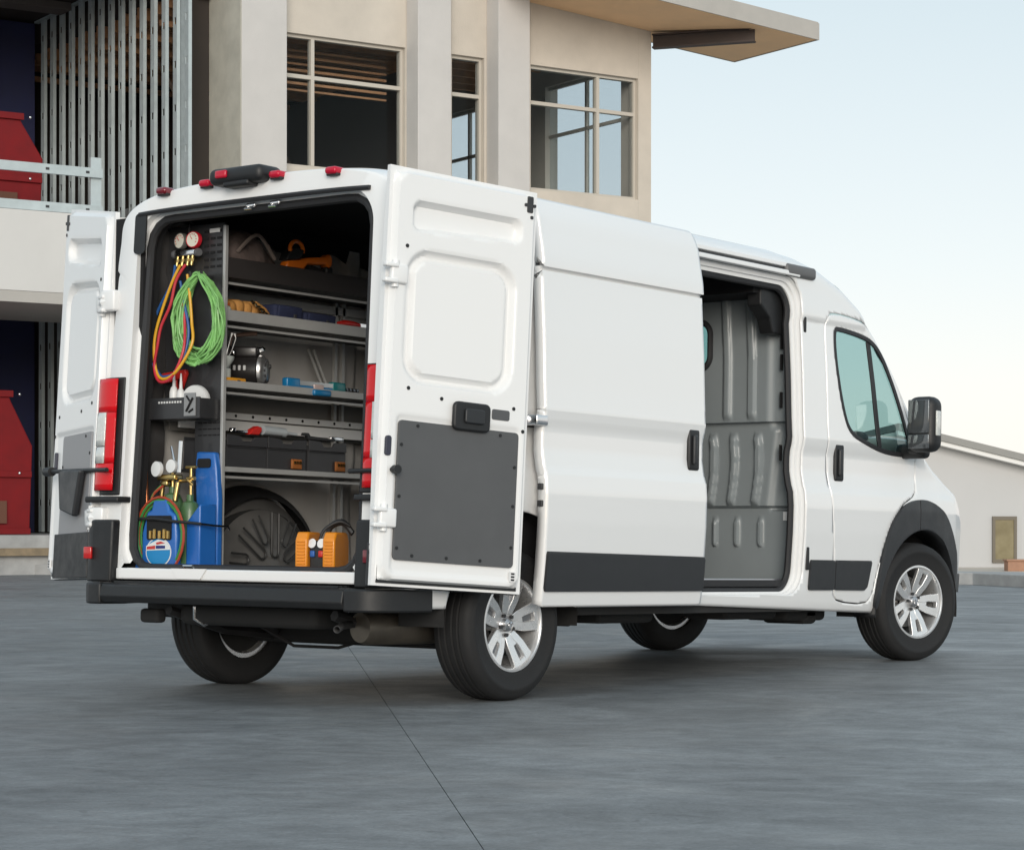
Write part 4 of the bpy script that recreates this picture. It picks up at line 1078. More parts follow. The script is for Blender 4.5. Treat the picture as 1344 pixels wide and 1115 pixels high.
def place_wheel(X, Y, steer, side, spin, proto=None):
    Mw = T(X, Y, RT-0.002) @ RZ(steer+(PI if side > 0 else 0)) @ Matrix.Rotation(spin, 4, 'Y')
    if proto is None:
        r_ = empty_part('wheel', van, VMI @ Mw)
        ty, rim, sp, pk, br, bk_, lug, cap, em = meshes
        ty.build('tyre', RUBBER, r_, smooth=40); rim.build('rim', ALLOY, r_, smooth=40); sp[1].build('hub', ALLOY, r_)
        so_ = sp[0].build('spoke', ALLOY, r_, smooth=30, bevel=0.003); po_ = pk.build('spoke_pocket', ALLOYD, so_, smooth=0, recalc=False)
        for i in range(1, 5):
            c = so_.copy(); COL.objects.link(c); c.parent = r_; c.matrix_local = Matrix.Rotation(2*PI*i/5, 4, 'Y'); d = po_.copy(); COL.objects.link(d); d.parent = c
        br.build('brake_disc', mat('brake_iron', (0.22, 0.215, 0.21), 0.4, 0.8, var=0.2, vscale=20), r_); bk_.build('backing_plate', UNDER, r_)
        lug.build('lug_nut', DSTEEL, r_, smooth=0)['kind'] = 'stuff'; cap.build('hub_cap', mat('hub_cap_grey', (0.45, 0.45, 0.46), 0.3, 0.9), r_); em.build('badge', CHROME, r_)
        return r_
    r_ = proto.copy(); COL.objects.link(r_); r_.parent = van; r_.matrix_local = VMI @ Mw
    for ch in list(proto.children):
        c = ch.copy(); COL.objects.link(c); c.parent = r_
    return r_
wh = place_wheel(0, -0.885, 0, -1, 0.12)
place_wheel(WB, -0.90, math.radians(-13), -1, 0.45, wh)
place_wheel(0, 0.885, 0, 1, 0.7, wh)
place_wheel(WB, 0.90, math.radians(-13), 1, 0.3, wh)

# underbody
k = M(); k.box(-0.80, 4.55, -0.80, 0.80, 0.43, 0.535); k.build('underbody', UNDER, van, smooth=0)
k = M(); k.rbox((0, 0, 0.30), (0.12, 1.50, 0.14), 0.04); k.build('rear_axle', UNDER, van)
for s in (-1, 1):
    k = M(); k.tube([(-0.78, s*0.55, 0.40), (-0.4, s*0.55, 0.30), (0, s*0.55, 0.265), (0.4, s*0.55, 0.31), (0.8, s*0.55, 0.42)], 0.026, 6); k.build('leaf_spring', DSTEEL, van)
    k = M(); k.cyl((-0.08, s*0.50, 0.28), (-0.25, s*0.46, 0.50), 0.028, n=12); k.build('shock_absorber', DSTEEL, van)
k = M(); k.rbox((-0.62, 0.06, 0.385), (0.26, 0.92, 0.11), 0.04); k.build('crossmember', UNDER, van)
k = M(); k.lathe([(0.0, -0.30), (0.07, -0.29), (0.082, -0.25), (0.082, 0.25), (0.07, 0.29), (0.0, 0.30)], (-0.36, -0.62, 0.345), (1, -0.1, 0), 24); mf = k.build('exhaust_muffler', MUFF, van)
k = M(); k.tube([(-0.70, -0.58, 0.36), (-0.78, -0.60, 0.355), (-0.86, -0.64, 0.34)], 0.018, 12, caps=False); k.build('tail_pipe', DSTEEL, mf, solid=0.004)
k = M(); k.tube([(-0.75, 0.40, 0.42), (-0.75, 0.40, 0.36), (-0.73, 0.35, 0.33), (-0.7, 0.30, 0.36)], 0.008, 6); k.build('tow_hook', CHROME, van)
k = M(); k.rbox((-0.78, 0.66, 0.37), (0.07, 0.13, 0.07), 0.02); k.build('tow_bracket', UNDER, van)
k = M(); k.tube([(-0.3, 0.55, 0.38), (-0.15, 0.30, 0.22), (0.05, 0.18, 0.21), (0.1, 0.05, 0.25)], 0.009, 6); k.build('brake_cable', DSTEEL, van)
for X0, X1, z in ((1.0, 1.5, 0.395), (2.2, 2.75, 0.40), (2.85, 3.3, 0.385), (3.05, 3.2, 0.365)):
    k = M(); k.rbox(((X0+X1)/2, -0.62, z), (X1-X0, 0.3, 0.10), 0.03); k.build('chassis_bracket', UNDER, van)
k = M(); k.rbox((0.62, -0.80, 0.40), (0.10, 0.12, 0.10), 0.02, (0, 0.5, 0)); k.build('chassis_bracket', UNDER, van)
for s in (-1, 1):
    k = M(); k.box(0.52, 3.45, s*0.93-0.03, s*0.93+0.03, 0.40, 0.50); k.build('sill_beam', UNDER, van, smooth=0)

# inner wheel well of the cargo space
wwell = M()
def wellf(a, b):
    # a: 0..PI around, b: 0..1 from wall to inboard face
    R_ = 0.485-0.065*b*b; y = 0.85-0.15*math.sin(b*PI/2)
    return Vector((0.02+R_*math.cos(a)*(1-0.0*b), y, 0.575+(R_-0.02)*math.sin(a)))
wwell.grid(wellf, frange(0, PI, PI/40), frange(0, 1, 0.1)); shroud = wwell; wwell = M()
face = [wellf(a, 1.0) for a in frange(0, PI, PI/40)]
cc = Vector((0.02, 0.655, 0.575))
nr = 8
wwell.grid(lambda i, t: face[i]*(1-t)+cc*t+Vector((0, 0.045*(1-t)-0.055*math.sin(PI/2*min(1, t*2.4))+0.010, 0)), list(range(len(face))), frange(0, 1, 1/20))
ww_ = wwell.build('wheel_well', WELLP, van, smooth=50); shroud.build('shroud', LININGB, ww_, smooth=50)
k = M()
for a, r0, r1 in ((0.18, 0.20, 0.36), (0.62, 0.12, 0.37), (1.05, 0.17, 0.37), (1.5, 0.09, 0.37), (1.98, 0.17, 0.37), (2.4, 0.12, 0.37), (2.9, 0.22, 0.36)):
    ca, sa = math.cos(a), math.sin(a); pp = Vector((-sa, 0, ca))
    loop = []
    c0 = Vector((0.02+ca*r0, 0.614, 0.60+sa*r0)); c1 = Vector((0.02+ca*min(r1, 0.31), 0.630, 0.585+sa*min(r1, 0.31)))
    wv_ = 0.026
    for t_ in range(7):
        an = PI*t_/6; loop.append(c0+pp*wv_*math.cos(an)-Vector((ca, 0, sa))*wv_*math.sin(an))
    pts = [c1+pp*wv_]+loop+[c1-pp*wv_]
    k.tube(pts, 0.006, 5)
k.build('rib', mat('well_rib', (0.030, 0.030, 0.030), 0.4), ww_)
k = M(); arcp = [(0.02+0.50*math.cos(a), 0.835, 0.575+0.475*math.sin(a)) for a in frange(0.1, PI-0.1, 0.08)]; k.tube(arcp, 0.012, 6); k.build('well_flange', LININGW, van)

# ------------------------------------------------------------------ shelving unit and equipment (each a thing of its own, standing in the tilted van)
def vthing(name, label, cat, x, y, z, rz=0, group=None): return thing(name, label, cat, VM @ T(x, y, z) @ RZ(rz), group)
exec_later = []
FZ = 0.577
sh_ = vthing('shelving_unit', 'black steel shelving unit along the left wall of the van', 'shelving', 0, 0, 0)
YF, YB = 0.385, 0.80
k = M(); k.box(-0.60, -0.588, YF, YB-0.005, 1.34, 2.315); ep = k.build('end_panel', SHELF, sh_, smooth=0, bevel=0.003)
k = M(); k.box(-0.60, -0.588, YF, 0.575, FZ, 1.338); k.build('end_panel', SHELF, sh_, smooth=0, bevel=0.003)
k = M(); k.box(-0.606, -0.584, YF-0.012, YF+0.006, FZ, 2.30); k.build('post', SHELFL, sh_, smooth=0, bevel=0.003)
k = M()
for r_ in range(6):
    for c_ in range(3):
        yy = 0.42+c_*0.045; zz = 2.10+r_*0.035
        k.box(-0.6035, -0.6005, yy-0.015, yy+0.015, zz-0.006, zz+0.006)
for r_ in range(3):
    for c_ in range(5): k.box(-0.6035, -0.6005, 0.40+c_*0.034-0.012, 0.40+c_*0.034+0.012, 1.265+r_*0.03-0.003, 1.265+r_*0.03+0.003)
k.build('louvre', LININGB, ep, smooth=0)
k = M(); k.box(-0.606, -0.601, 0.415, 0.485, 2.268, 2.288); k.build('name_plate', SHELFW, sh_, smooth=0)
k = M(); k.box(1.10, 1.112, YF, YB-0.01, FZ, 2.2); k.build('end_panel', SHELF, sh_, smooth=0)
def shelf(z0, z1, mlip, mtray=SHELF, name='shelf'):
    k = M(); k.box(-0.584, 1.098, YF+0.004, YB-0.02, z0, z0+0.012); s_ = k.build(name, mtray, sh_, smooth=0)
    k = M(); k.box(-0.584, 1.098, YF-0.006, YF+0.003, z0-0.004, z1); k.build('lip', mlip, s_, smooth=0, bevel=0.002)
    k = M(); k.box(-0.584, 1.098, YF+0.03, YF+0.036, z0-0.034, z0-0.022); k.build('edge', SHELFL, s_, smooth=0)
    return s_
DKB = mat('shelf_dark_brown', (0.030, 0.026, 0.025), 0.5)
shelf(2.050, 2.145, DKB)
shelf(1.835, 1.885, SHELFL)
shelf(1.505, 1.537, SHELFL)
shelf(1.088, 1.110, SHELFL)
k = M(); k.box(-0.584, 1.098, 0.772, 0.776, 1.30, 1.50); k.build('back_panel', mat('back_panel_taupe', (0.20, 0.19, 0.175), 0.5), sh_, smooth=0)
k = M(); k.box(-0.584, 1.098, 0.72, 0.735, 1.372, 1.408); br_ = k.build('back_rail', SHELFW, sh_, smooth=0, bevel=0.003)
k = M(); k.box(-0.584, 1.098, 0.70, 0.715, 1.310, 1.365); k.build('back_rail', SHELFW, sh_, smooth=0, bevel=0.003)
k = M()
for i in range(12): k.cyl((-0.42+i*0.125, 0.7195, 1.392), (-0.42+i*0.125, 0.717, 1.392), 0.008, n=8)
k.build('rail_hole', LININGB, br_)
k = M(); k.box(-0.584, 1.098, 0.765, 0.77, 1.955, 2.0).box(-0.584, 1.098, 0.74, 0.75, 1.985, 2.03); k.build('back_rail', SHELFL, sh_, smooth=0)
for X in (0.60, 0.66):
    k = M(); k.box(X, X+0.02, 0.74, 0.76, FZ, 2.2); k.build('post', SHELFL, sh_, smooth=0)
k = M(); k.tube([(0.38, 0.73, 1.78), (0.50, 0.70, 1.52)], 0.008, 6).tube([(0.42, 0.73, 1.78), (0.54, 0.70, 1.52)], 0.008, 6); k.build('strut', SHELFL, sh_)
# tool tray hung on the end panel
tr = vthing('tool_tray', 'black tray hung on the rear end panel, holding two tubes and a roll', 'tray', -0.60, 0.60, 1.34)
k = M(); k.box(-0.13, -0.004, -0.20, 0.195, 0.0, 0.008).box(-0.138, -0.13, -0.20, 0.195, 0.0, 0.105).box(-0.13, -0.004, -0.20, -0.194, 0.008, 0.10).box(-0.13, -0.004, 0.189, 0.195, 0.008, 0.10)
k.build('tray', SHELF, tr, smooth=0, bevel=0.002)
k = M(); k.box(-0.143, -0.139, -0.175, -0.095, 0.012, 0.125); pl = k.build('logo_plate', mat('plate_grey', (0.30, 0.30, 0.30), 0.4, 0.4), tr, smooth=0)
k = M(); k.tube([(-0.1435, -0.112, 0.035), (-0.1435, -0.157, 0.10)], 0.008, 4).tube([(-0.1435, -0.16, 0.045), (-0.1435, -0.13, 0.03)], 0.006, 4).tube([(-0.1435, -0.112, 0.11), (-0.1435, -0.135, 0.085)], 0.006, 4); k.build('logo', LININGB, pl)
k = M()
for i in range(9): k.box(-0.1405, -0.1385, 0.085-i*0.019-0.0055, 0.085-i*0.019+0.0055, 0.078, 0.088)
k.build('lettering', SHELFW, tr, smooth=0)
WTUBE = mat('white_plastic', (0.72, 0.72, 0.71), 0.4)
for i, (yy, lab, hh) in enumerate(((0.655, 'tall white sealant tube with dark band, left of its pair in the tray', 0.15), (0.605, 'plain white sealant tube beside the white roll in the tray', 0.135))):
    t_ = vthing('sealant_tube', lab, 'tube', -0.67, yy, 1.350, 0, 'sealant tubes in the tray')
    k = M(); k.lathe([(0, 0), (0.021, 0.0), (0.022, 0.003), (0.022, hh-0.02), (0.016, hh), (0.009, hh+0.01)], n=18); k.build('body', WTUBE, t_)
    k = M(); k.lathe([(0.009, hh+0.008), (0.008, hh+0.03), (0.0035, hh+0.085), (0, hh+0.087)], n=12); k.build('nozzle', WTUBE, t_)
    if i == 0:
        k = M(); k.lathe([(0.0226, 0.075), (0.0226, 0.095)], n=18); k.build('band', DSTEEL, t_, recalc=False)
t_ = vthing('tape_roll', 'white round roll lying in the black tray', 'roll', -0.665, 0.515, 1.352)
k = M(); k.lathe([(0.012, 0), (0.075, 0), (0.078, 0.01), (0.078, 0.028), (0.075, 0.035), (0.012, 0.035)], (-0.0, 0, 0.08), (1, 0.15, 0.1), 30, closed=True); k.build('roll', WTUBE, t_)
t_ = vthing('red_pliers', 'red handled tool leaning behind the hoses at the tray', 'tool', -0.60, 0.71, 1.52)
REDP = mat('red_plastic', (0.50, 0.02, 0.015), 0.35, 0, 0.3)
k = M(); k.prism([(0.085, 0.06), (-0.09, 0.075), (-0.10, 0.055), (-0.06, -0.03), (-0.04, -0.03), (-0.05, 0.03), (0.0, 0.015), (0.06, 0.01)], lambda a, b, d: (d, a, b), -0.03, -0.008); k.build('handle', REDP, t_, smooth=0, bevel=0.006)
k = M(); k.cyl((-0.02, -0.02, -0.04), (-0.02, -0.01, 0.05), 0.012); k.build('grip', REDP, t_)

# manifold gauge set
mg = vthing('manifold_gauge_set', 'pair of white faced gauges on brass manifold with blue, yellow and red hoses', 'gauge', -0.62, 0.60, 2.18)
def gauge(y, m_, tilt):
    ax = Vector((-1, tilt, 0.05)).normalized(); c = Vector((-0.035, y, 0.055))
    k = M(); k.lathe([(0.0, -0.03), (0.036, -0.03), (0.041, -0.024), (0.041, 0.0), (0.038, 0.004), (0.036, 0.001)], c, ax, 28); b_ = k.build('gauge', m_, mg)
    k = M(); k.lathe([(0.0, 0.0015), (0.0365, 0.001)], c, ax, 28); k.build('dial', mat('dial_face', (0.66, 0.64, 0.55), 0.4), b_, recalc=False)
    k = M(); k.tube([c+ax*0.004, c+ax*0.004+Vector((0, 0.015, 0.018))], 0.0018, 4)
    for i in range(9):
        a = -0.6+i*0.53; k.cbox(c+ax*0.003+Vector((0, 0.027*math.cos(a), 0.027*math.sin(a))), (0.001, 0.005, 0.005))
    k.build('needle', REDP, b_)
gauge(0.048, mat('gauge_dark', (0.10, 0.10, 0.09), 0.4), 0.10); gauge(-0.045, mat('gauge_red', (0.55, 0.015, 0.03), 0.35), -0.15)
k = M(); k.rbox((-0.03, 0.0, -0.01), (0.035, 0.14, 0.032), 0.008); k.build('manifold', CHROME, mg)
for s in (-1, 1):
    k = M(); k.lathe([(0, 0), (0.021, 0.0), (0.022, 0.012), (0.018, 0.02), (0, 0.021)], (-0.03, s*0.075, -0.012), (-0.3, s, 0), 14); k.build('valve_knob', mat('knob_grey', (0.10, 0.10, 0.105), 0.4), mg)
k = M()
for yy in (0.055, 0.018, -0.02, -0.05): k.cyl((-0.035, yy, -0.02), (-0.045, yy, -0.075), 0.0095, n=10).cyl((-0.04, yy, -0.04), (-0.042, yy, -0.055), 0.0125, n=6)
k.build('fitting', BRASS, mg)
k = M(); k.tube([(-0.02, 0.0, 0.03), (-0.02, -0.005, 0.13), (-0.012, -0.005, 0.145), (0.008, -0.005, 0.14)], 0.003, 6); k.build('hook', DSTEEL, mg)
BLUEH = mat('hose_blue', (0.02, 0.09, 0.28), 0.4); YELH = mat('hose_yellow', (0.70, 0.36, 0.015), 0.4); REDH = mat('hose_red', (0.50, 0.02, 0.035), 0.4)
hoses = {'b': [(-0.055, 0.054, -0.07), (-0.06999999999999999, 0.063, -0.16), (-0.08, 0.151, -0.3), (-0.095, 0.177, -0.42), (-0.09999999999999999, 0.177, -0.52), (-0.09999999999999999, 0.129, -0.59), (-0.105, 0.072, -0.628), (-0.09, -0.02, -0.59), (-0.060000000000000005, -0.055, -0.42), (-0.055, -0.01, -0.25), (-0.052000000000000005, 0.02, -0.15)],
         'y': [(-0.055, 0.018, -0.07), (-0.075, 0.05, -0.15), (-0.09, 0.1, -0.28), (-0.105, 0.132, -0.4), (-0.11, 0.138, -0.5), (-0.11, 0.118, -0.6), (-0.11499999999999999, 0.06, -0.64), (-0.11, -0.03, -0.6), (-0.08, -0.1, -0.47), (-0.060000000000000005, -0.075, -0.36), (-0.055, -0.055, -0.24), (-0.052000000000000005, -0.03, -0.12)],
         'r': [(-0.055, -0.02, -0.07), (-0.08, 0.02, -0.15), (-0.095, 0.042, -0.27), (-0.11, 0.091, -0.38), (-0.11499999999999999, 0.108, -0.47), (-0.11499999999999999, 0.129, -0.58), (-0.12, 0.083, -0.652), (-0.11499999999999999, 0.0, -0.63), (-0.09, -0.05, -0.5), (-0.060000000000000005, -0.025, -0.36), (-0.055, 0.0, -0.22)]}
for nm, m_ in (('b', BLUEH), ('y', YELH), ('r', REDH)):
    k = M(); k.tube(catmull(hoses[nm], 8), 0.0075, 8); k.build('hose', m_, mg)
# green hose coil
gc = vthing('hose_coil', 'coil of light green hose hanging on the black end panel', 'hose', -0.615, 0.490, 2.07)
GRH = mat('hose_green', (0.22, 0.48, 0.15), 0.4, var=0.35, vscale=14)
rnd = random.Random(3)
k = M(); allp = []
for i in range(30):
    t = i/29; inn = 0.55+0.45*rnd.random()
    wl_, wr_ = 0.205*inn+0.0, 0.21*inn*(0.9+0.2*rnd.random()); hb = -0.47+0.15*rnd.random()*(1.2-inn)
    dx = -0.03-0.045*rnd.random(); tw = 0.02*(rnd.random()-0.5); top = 0.02*rnd.random()-0.02
    for a in frange(0, 2*PI, 2*PI/28)[:-1]:
        sy = math.sin(a); cy = math.cos(a)       # a=0 bottom
        yy = (wl_ if sy > 0 else wr_)*sy*(0.82+0.18*cy if cy > 0 else 0.82-0.36*cy*cy*1.0)
        zz = hb/2+(hb/2-top/2)*cy+top/2
        allp.append((dx+0.01*math.sin(3*a+i), yy+tw*cy+0.016*rnd.gauss(0, 0.25), zz))
k.tube(allp, 0.0056, 6); k.build('coil', GRH, gc)
for yy in (0.04, -0.04):
    k = M(); k.tube([(0.0, yy, -0.02), (-0.07, yy, -0.03), (-0.08, yy, 0.0)], 0.008, 6); k.build('hook', SHELF, gc)

# welding kit in its blue carrier
BLUEC = mat('carrier_blue', (0.015, 0.12, 0.42), 0.38, 0, 0.2, var=0.06, vscale=6)
wk = vthing('welding_kit', 'blue moulded carrier holding a small gas welding kit with gauges', 'welding kit', -0.70, 0.50, FZ, 0)
# back board with carrying handle (faces rear)
k = M()
outl = [(-0.135, 0.0), (-0.135, 0.37), (-0.12, 0.52), (-0.105, 0.60), (0.02, 0.605), (0.03, 0.50), (0.02, 0.37), (0.0, 0.0)]
bm_ = M(); bm_.prism(outl, lambda a, b, d: (d, a, b), 0.06, 0.10)
bm_.prism([(-0.135, 0.0), (-0.040, 0.0), (-0.040, 0.255), (-0.135, 0.345)], lambda a, b, d: (d, a, b), -0.06, 0.058)
bm_.rbox((-0.02, 0.06, 0.025), (0.18, 0.42, 0.05), 0.015)
car = bm_.build('carrier', BLUEC, wk, smooth=30, bevel=0.010)
k = M(); k.prism(rrect(-0.085, 0.005, 0.525, 0.570, 0.012, 3), lambda a, b, d: (d, a, b), 0.053, 0.0595); k.build('grip_slot', LININGB, car, smooth=0)
k = M(); fr_o = [(0.225, 0.05), (0.225, 0.20), (0.19, 0.305), (0.16, 0.315), (0.145, 0.365), (0.05, 0.365), (0.035, 0.31), (-0.01, 0.29), (-0.02, 0.18), (-0.02, 0.05), (0.0, 0.03), (0.20, 0.03)]
k.prism(fr_o, lambda a, b, d: (d, a, b), -0.105, -0.065); fr_ = k.build('front_panel', BLUEC, wk, smooth=30, bevel=0.012)
k = M(); k.prism(rrect(0.01, 0.185, 0.165, 0.285, 0.012, 3), lambda a, b, d: (d, a, b), -0.109, -0.106); k.build('recess', LININGB, fr_, smooth=0)
k = M()
for i, yy in enumerate((0.155, 0.125, 0.088, 0.055, 0.028)): k.cyl((-0.112, yy, 0.172), (-0.112, yy, 0.21+0.008*(i % 2)), 0.009, n=8)
k.build('nozzle_tip', BRASS, fr_)
# oval emblem: cyan disc, white swoosh, red and white band
def em_poly(sc_): return [(0.10+0.085*sc_*math.cos(a), 0.105+0.068*sc_*math.sin(a)) for a in frange(0, 2*PI, 2*PI/28)[:-1]]
k = M(); k.prism(em_poly(1.06), lambda a, b, d: (d, a, b), -0.1075, -0.1055); e_ = k.build('emblem', WTUBE, fr_, smooth=0)
k = M(); k.prism(em_poly(0.98), lambda a, b, d: (d, a, b), -0.1090, -0.1077); k.build('emblem_disc', mat('emblem_cyan', (0.01, 0.22, 0.50), 0.35), fr_, smooth=0)
k = M(); k.prism([(0.185, 0.112), (0.12, 0.115), (0.015, 0.118), (0.012, 0.128), (0.05, 0.160), (0.10, 0.168), (0.15, 0.150), (0.185, 0.135)], lambda a, b, d: (d, a, b), -0.1105, -0.1092); k.build('emblem_band', WTUBE, fr_, smooth=0)
k = M(); k.prism([(0.18, 0.118), (0.12, 0.120), (0.12, 0.138), (0.178, 0.132)], lambda a, b, d: (d, a, b), -0.1118, -0.1107).prism([(0.11, 0.142), (0.05, 0.150), (0.08, 0.158), (0.115, 0.152)], lambda a, b, d: (d, a, b), -0.1118, -0.1107); k.build('emblem_mark', REDP, fr_, smooth=0)
k = M(); k.prism([(0.115, 0.122), (0.05, 0.124), (0.05, 0.138), (0.115, 0.138)], lambda a, b, d: (d, a, b), -0.1118, -0.1107); k.build('emblem_mark', mat('emblem_navy', (0.01, 0.02, 0.15), 0.4), fr_, smooth=0)
# cylinders
GRC = mat('oxygen_green', (0.06, 0.13, 0.05), 0.4, 0, 0.2)
for yy, nm, hh, rr_ in ((0.12, 'cylinder', 0.40, 0.055), (-0.005, 'cylinder', 0.36, 0.052)):
    k = M(); k.lathe([(0, 0.05), (rr_, 0.05), (rr_, hh-0.05), (rr_*0.7, hh-0.01), (0.018, hh), (0.018, hh+0.03), (0, hh+0.03)], (0.0, yy, 0), (0, 0, 1), 22); k.build(nm, GRC, wk)
k = M(); k.cyl((0, 0.12, 0.42), (0, 0.12, 0.50), 0.014).rbox((-0.02, 0.12, 0.475), (0.06, 0.13, 0.03), 0.008).cyl((-0.02, 0.17, 0.45), (-0.02, 0.18, 0.33), 0.012).cyl((-0.02, 0.06, 0.45), (-0.03, 0.07, 0.36), 0.014).rbox((-0.03, 0.135, 0.445), (0.04, 0.05, 0.03), 0.01)
k.tube([(-0.02, 0.05, 0.455), (-0.02, -0.01, 0.46), (0, -0.02, 0.44)], 0.009, 8)
k.build('regulator', BRASS, wk)
k = M(); k.cyl((0, -0.01, 0.38), (0, -0.01, 0.52), 0.009).cyl((0, -0.045, 0.525), (0, 0.025, 0.525), 0.008).cyl((-0.0, -0.035, 0.47), (0, 0.015, 0.47), 0.010); k.build('valve', BRASS, wk)
k = M(); k.lathe([(0, 0.0), (0.034, 0.0), (0.038, 0.004), (0.038, 0.022), (0, 0.026)], (-0.05, 0.165, 0.515), (-1, 0.1, 0.05), 22).lathe([(0, 0.0), (0.030, 0.0), (0.033, 0.004), (0.033, 0.022), (0, 0.026)], (-0.05, 0.062, 0.528), (-1, 0, 0.05), 22); k.build('gauge', WTUBE, wk)
k = M(); k.tube([(-0.01, 0.085, 0.50), (0.0, 0.135, 0.63)], 0.006, 6).tube([(-0.01, 0.065, 0.50), (0.0, 0.065, 0.655)], 0.011, 6); k.build('torch_tube', CHROME, wk)
for m_, o_ in ((mat('hose_dark_green', (0.04, 0.22, 0.05), 0.45), 0.0), (mat('hose_rust', (0.36, 0.05, 0.02), 0.45), 0.014)):
    for j in range(2):
        e_ = 0.012*j+o_
        k = M(); pts = [(-0.085-0.012*j, 0.105+(0.145+e_)*math.cos(a), 0.185+(0.165+e_)*math.sin(a)) for a in frange(0, 2*PI, 0.25)[:-1]]
        k.tube(pts, 0.0068, 6, closed=True); k.build('hose', m_, wk)
    k = M(); k.tube(catmull([(-0.06, 0.20-o_*2, 0.31), (-0.07, 0.19, 0.38), (-0.04, 0.15-o_, 0.44)], 6), 0.0065, 6); k.build('hose', m_, wk)
# copper tube and bungee strap
ct = vthing('copper_tube', 'thin copper tube standing at the left edge of the rear opening', 'tube', -0.72, 0.785, FZ)
k = M(); k.tube([(0, -0.012, 0), (0, -0.004, 0.30), (0, 0.018, 0.62)], 0.011, 10); k.build('tube', COPPER, ct)
k = M(); k.tube([(0, 0.018, 0.60), (0.0, 0.020, 0.88)], 0.006, 8); k.build('rod', CHROME, ct)
bs = vthing('bungee_strap', 'black strap with metal hooks across the blue carrier', 'strap', -0.82, 0.50, FZ+0.26)
k = M(); k.tube([(0.02, 0.28, 0.005), (0.0, 0.20, 0.01), (-0.005, 0.10, 0.008), (0, 0, -0.002), (0.03, -0.10, -0.010), (0.05, -0.155, -0.015)], 0.0075, 8); k.build('strap', BLACKP, bs)
k = M(); k.tube([(0.05, -0.155, -0.015), (0.12, -0.175, -0.022), (0.20, -0.19, -0.025), (0.22, -0.18, -0.04)], 0.006, 6); k.build('hook', CHROME, bs)

# recovery machine
ORG = mat('machine_orange', (0.72, 0.25, 0.012), 0.42, 0, 0.2, var=0.05, vscale=10)
rm = vthing('recovery_machine', 'orange refrigerant recovery machine with ribbed sides and black carry handle', 'machine', -0.69, -0.385, FZ, math.radians(22)); rm.matrix_world = rm.matrix_world @ Matrix.Diagonal((0.80, 0.80, 1.02, 1))
for s, y0 in ((1, 0.085), (-1, -0.085)):
    k = M(); k.prism([(-0.125, 0.0), (0.12, 0.0), (0.12, 0.17), (0.09, 0.205), (-0.09, 0.205), (-0.125, 0.17)], lambda a, b, d: (a, d, b), y0-0.038, y0+0.038)
    sd_ = k.build('side_shell', ORG, rm, smooth=30, bevel=0.010)
    k = M()
    for i in range(10): k.rbox((-0.128, y0, 0.03+i*0.0145), (0.008, 0.05, 0.0065), 0.002, seg=1)
    k.build('rib', ORG, sd_)
k = M(); k.box(-0.085, 0.11, -0.046, 0.046, 0.005, 0.165); k.build('core', BLACKP, rm, smooth=0, bevel=0.006)
k = M()
for yy in (0.028, -0.028): k.lathe([(0, 0.0), (0.022, 0.0), (0.024, 0.008), (0, 0.010)], (-0.09, yy, 0.15), (-1, 0, 0.5), 16)
k.build('gauge', WTUBE, rm)
k = M(); k.rbox((-0.092, 0.026, 0.105), (0.02, 0.03, 0.03), 0.006); k.build('port', mat('port_blue', (0.02, 0.10, 0.35), 0.4), rm)
k = M(); k.rbox((-0.092, -0.026, 0.105), (0.02, 0.03, 0.03), 0.006); k.build('port', REDP, rm)
k = M(); k.tube(catmull([(-0.06, 0.0, 0.14), (-0.06, -0.02, 0.20), (-0.05, -0.06, 0.235), (-0.03, -0.12, 0.255), (0.0, -0.17, 0.235)], 6), 0.0085, 8).tube(catmull([(0.02, -0.02, 0.19), (0.02, -0.05, 0.235), (0.02, -0.12, 0.25), (0.02, -0.18, 0.20)], 6), 0.016, 8); k.build('handle', BLACKP, rm)

# items on the shelves
CLOTH = mat('brown_canvas', (0.10, 0.075, 0.068), 0.9, var=0.3, vscale=12, bump=0.5, bscale=40)
bg_ = vthing('canvas_bag', 'crumpled dark brown canvas bag on the top shelf', 'bag', -0.33, 0.55, 2.062)
rnd = random.Random(11); k = M()
def bagf(a, b):
    th = PI*b; ph = a
    r = 1+0.10*math.sin(3*ph+4*b)+0.08*math.sin(7*ph-3*b)+0.06*math.sin(9*b+ph)
    xx = 0.235*r*math.sin(th)*math.cos(ph); yy = 0.13*r*math.sin(th)*math.sin(ph); zz = 0.115-0.115*math.cos(th)*1.0
    zz = max(0, zz*(1.12-0.55*smooth01((xx+0.02)/0.25))+0.012*math.sin(14*xx)*math.sin(th))
    return Vector((xx, yy, zz))
k.grid(bagf, frange(0, 2*PI, PI/20), frange(0.0, 1, 0.05)); b_ = k.build('bag', CLOTH, bg_, smooth=70)
k = M(); k.tube(catmull([(-0.15, -0.13, 0.12), (-0.08, -0.16, 0.20), (0.0, -0.15, 0.21), (0.10, -0.15, 0.11)], 6), 0.010, 6); k.build('strap', mat('strap_tan', (0.14, 0.11, 0.095), 0.9), bg_)
ow = vthing('power_tool', 'orange and black long necked power tool on the top shelf', 'power tool', 0.02, 0.46, 2.148)
ORG2 = mat('tool_orange', (0.70, 0.16, 0.01), 0.35, 0, 0.3)
k = M(); k.prism([(-0.13, 0.0), (0.0, -0.0), (0.03, 0.03), (0.17, 0.045), (0.19, 0.03), (0.215, 0.04), (0.22, 0.085), (0.195, 0.105), (0.165, 0.085), (0.02, 0.065), (-0.02, 0.05), (-0.12, 0.035)], lambda a, b, d: (a, d, b), -0.028, 0.028)
p_ = k.build('body', ORG2, ow, smooth=30, bevel=0.010)
k = M(); k.prism([(-0.135, 0.036), (-0.03, 0.052), (0.0, 0.10), (-0.06, 0.115), (-0.11, 0.08)], lambda a, b, d: (a, d, b), -0.034, 0.034); k.build('motor', BLACKP, ow, smooth=30, bevel=0.008)
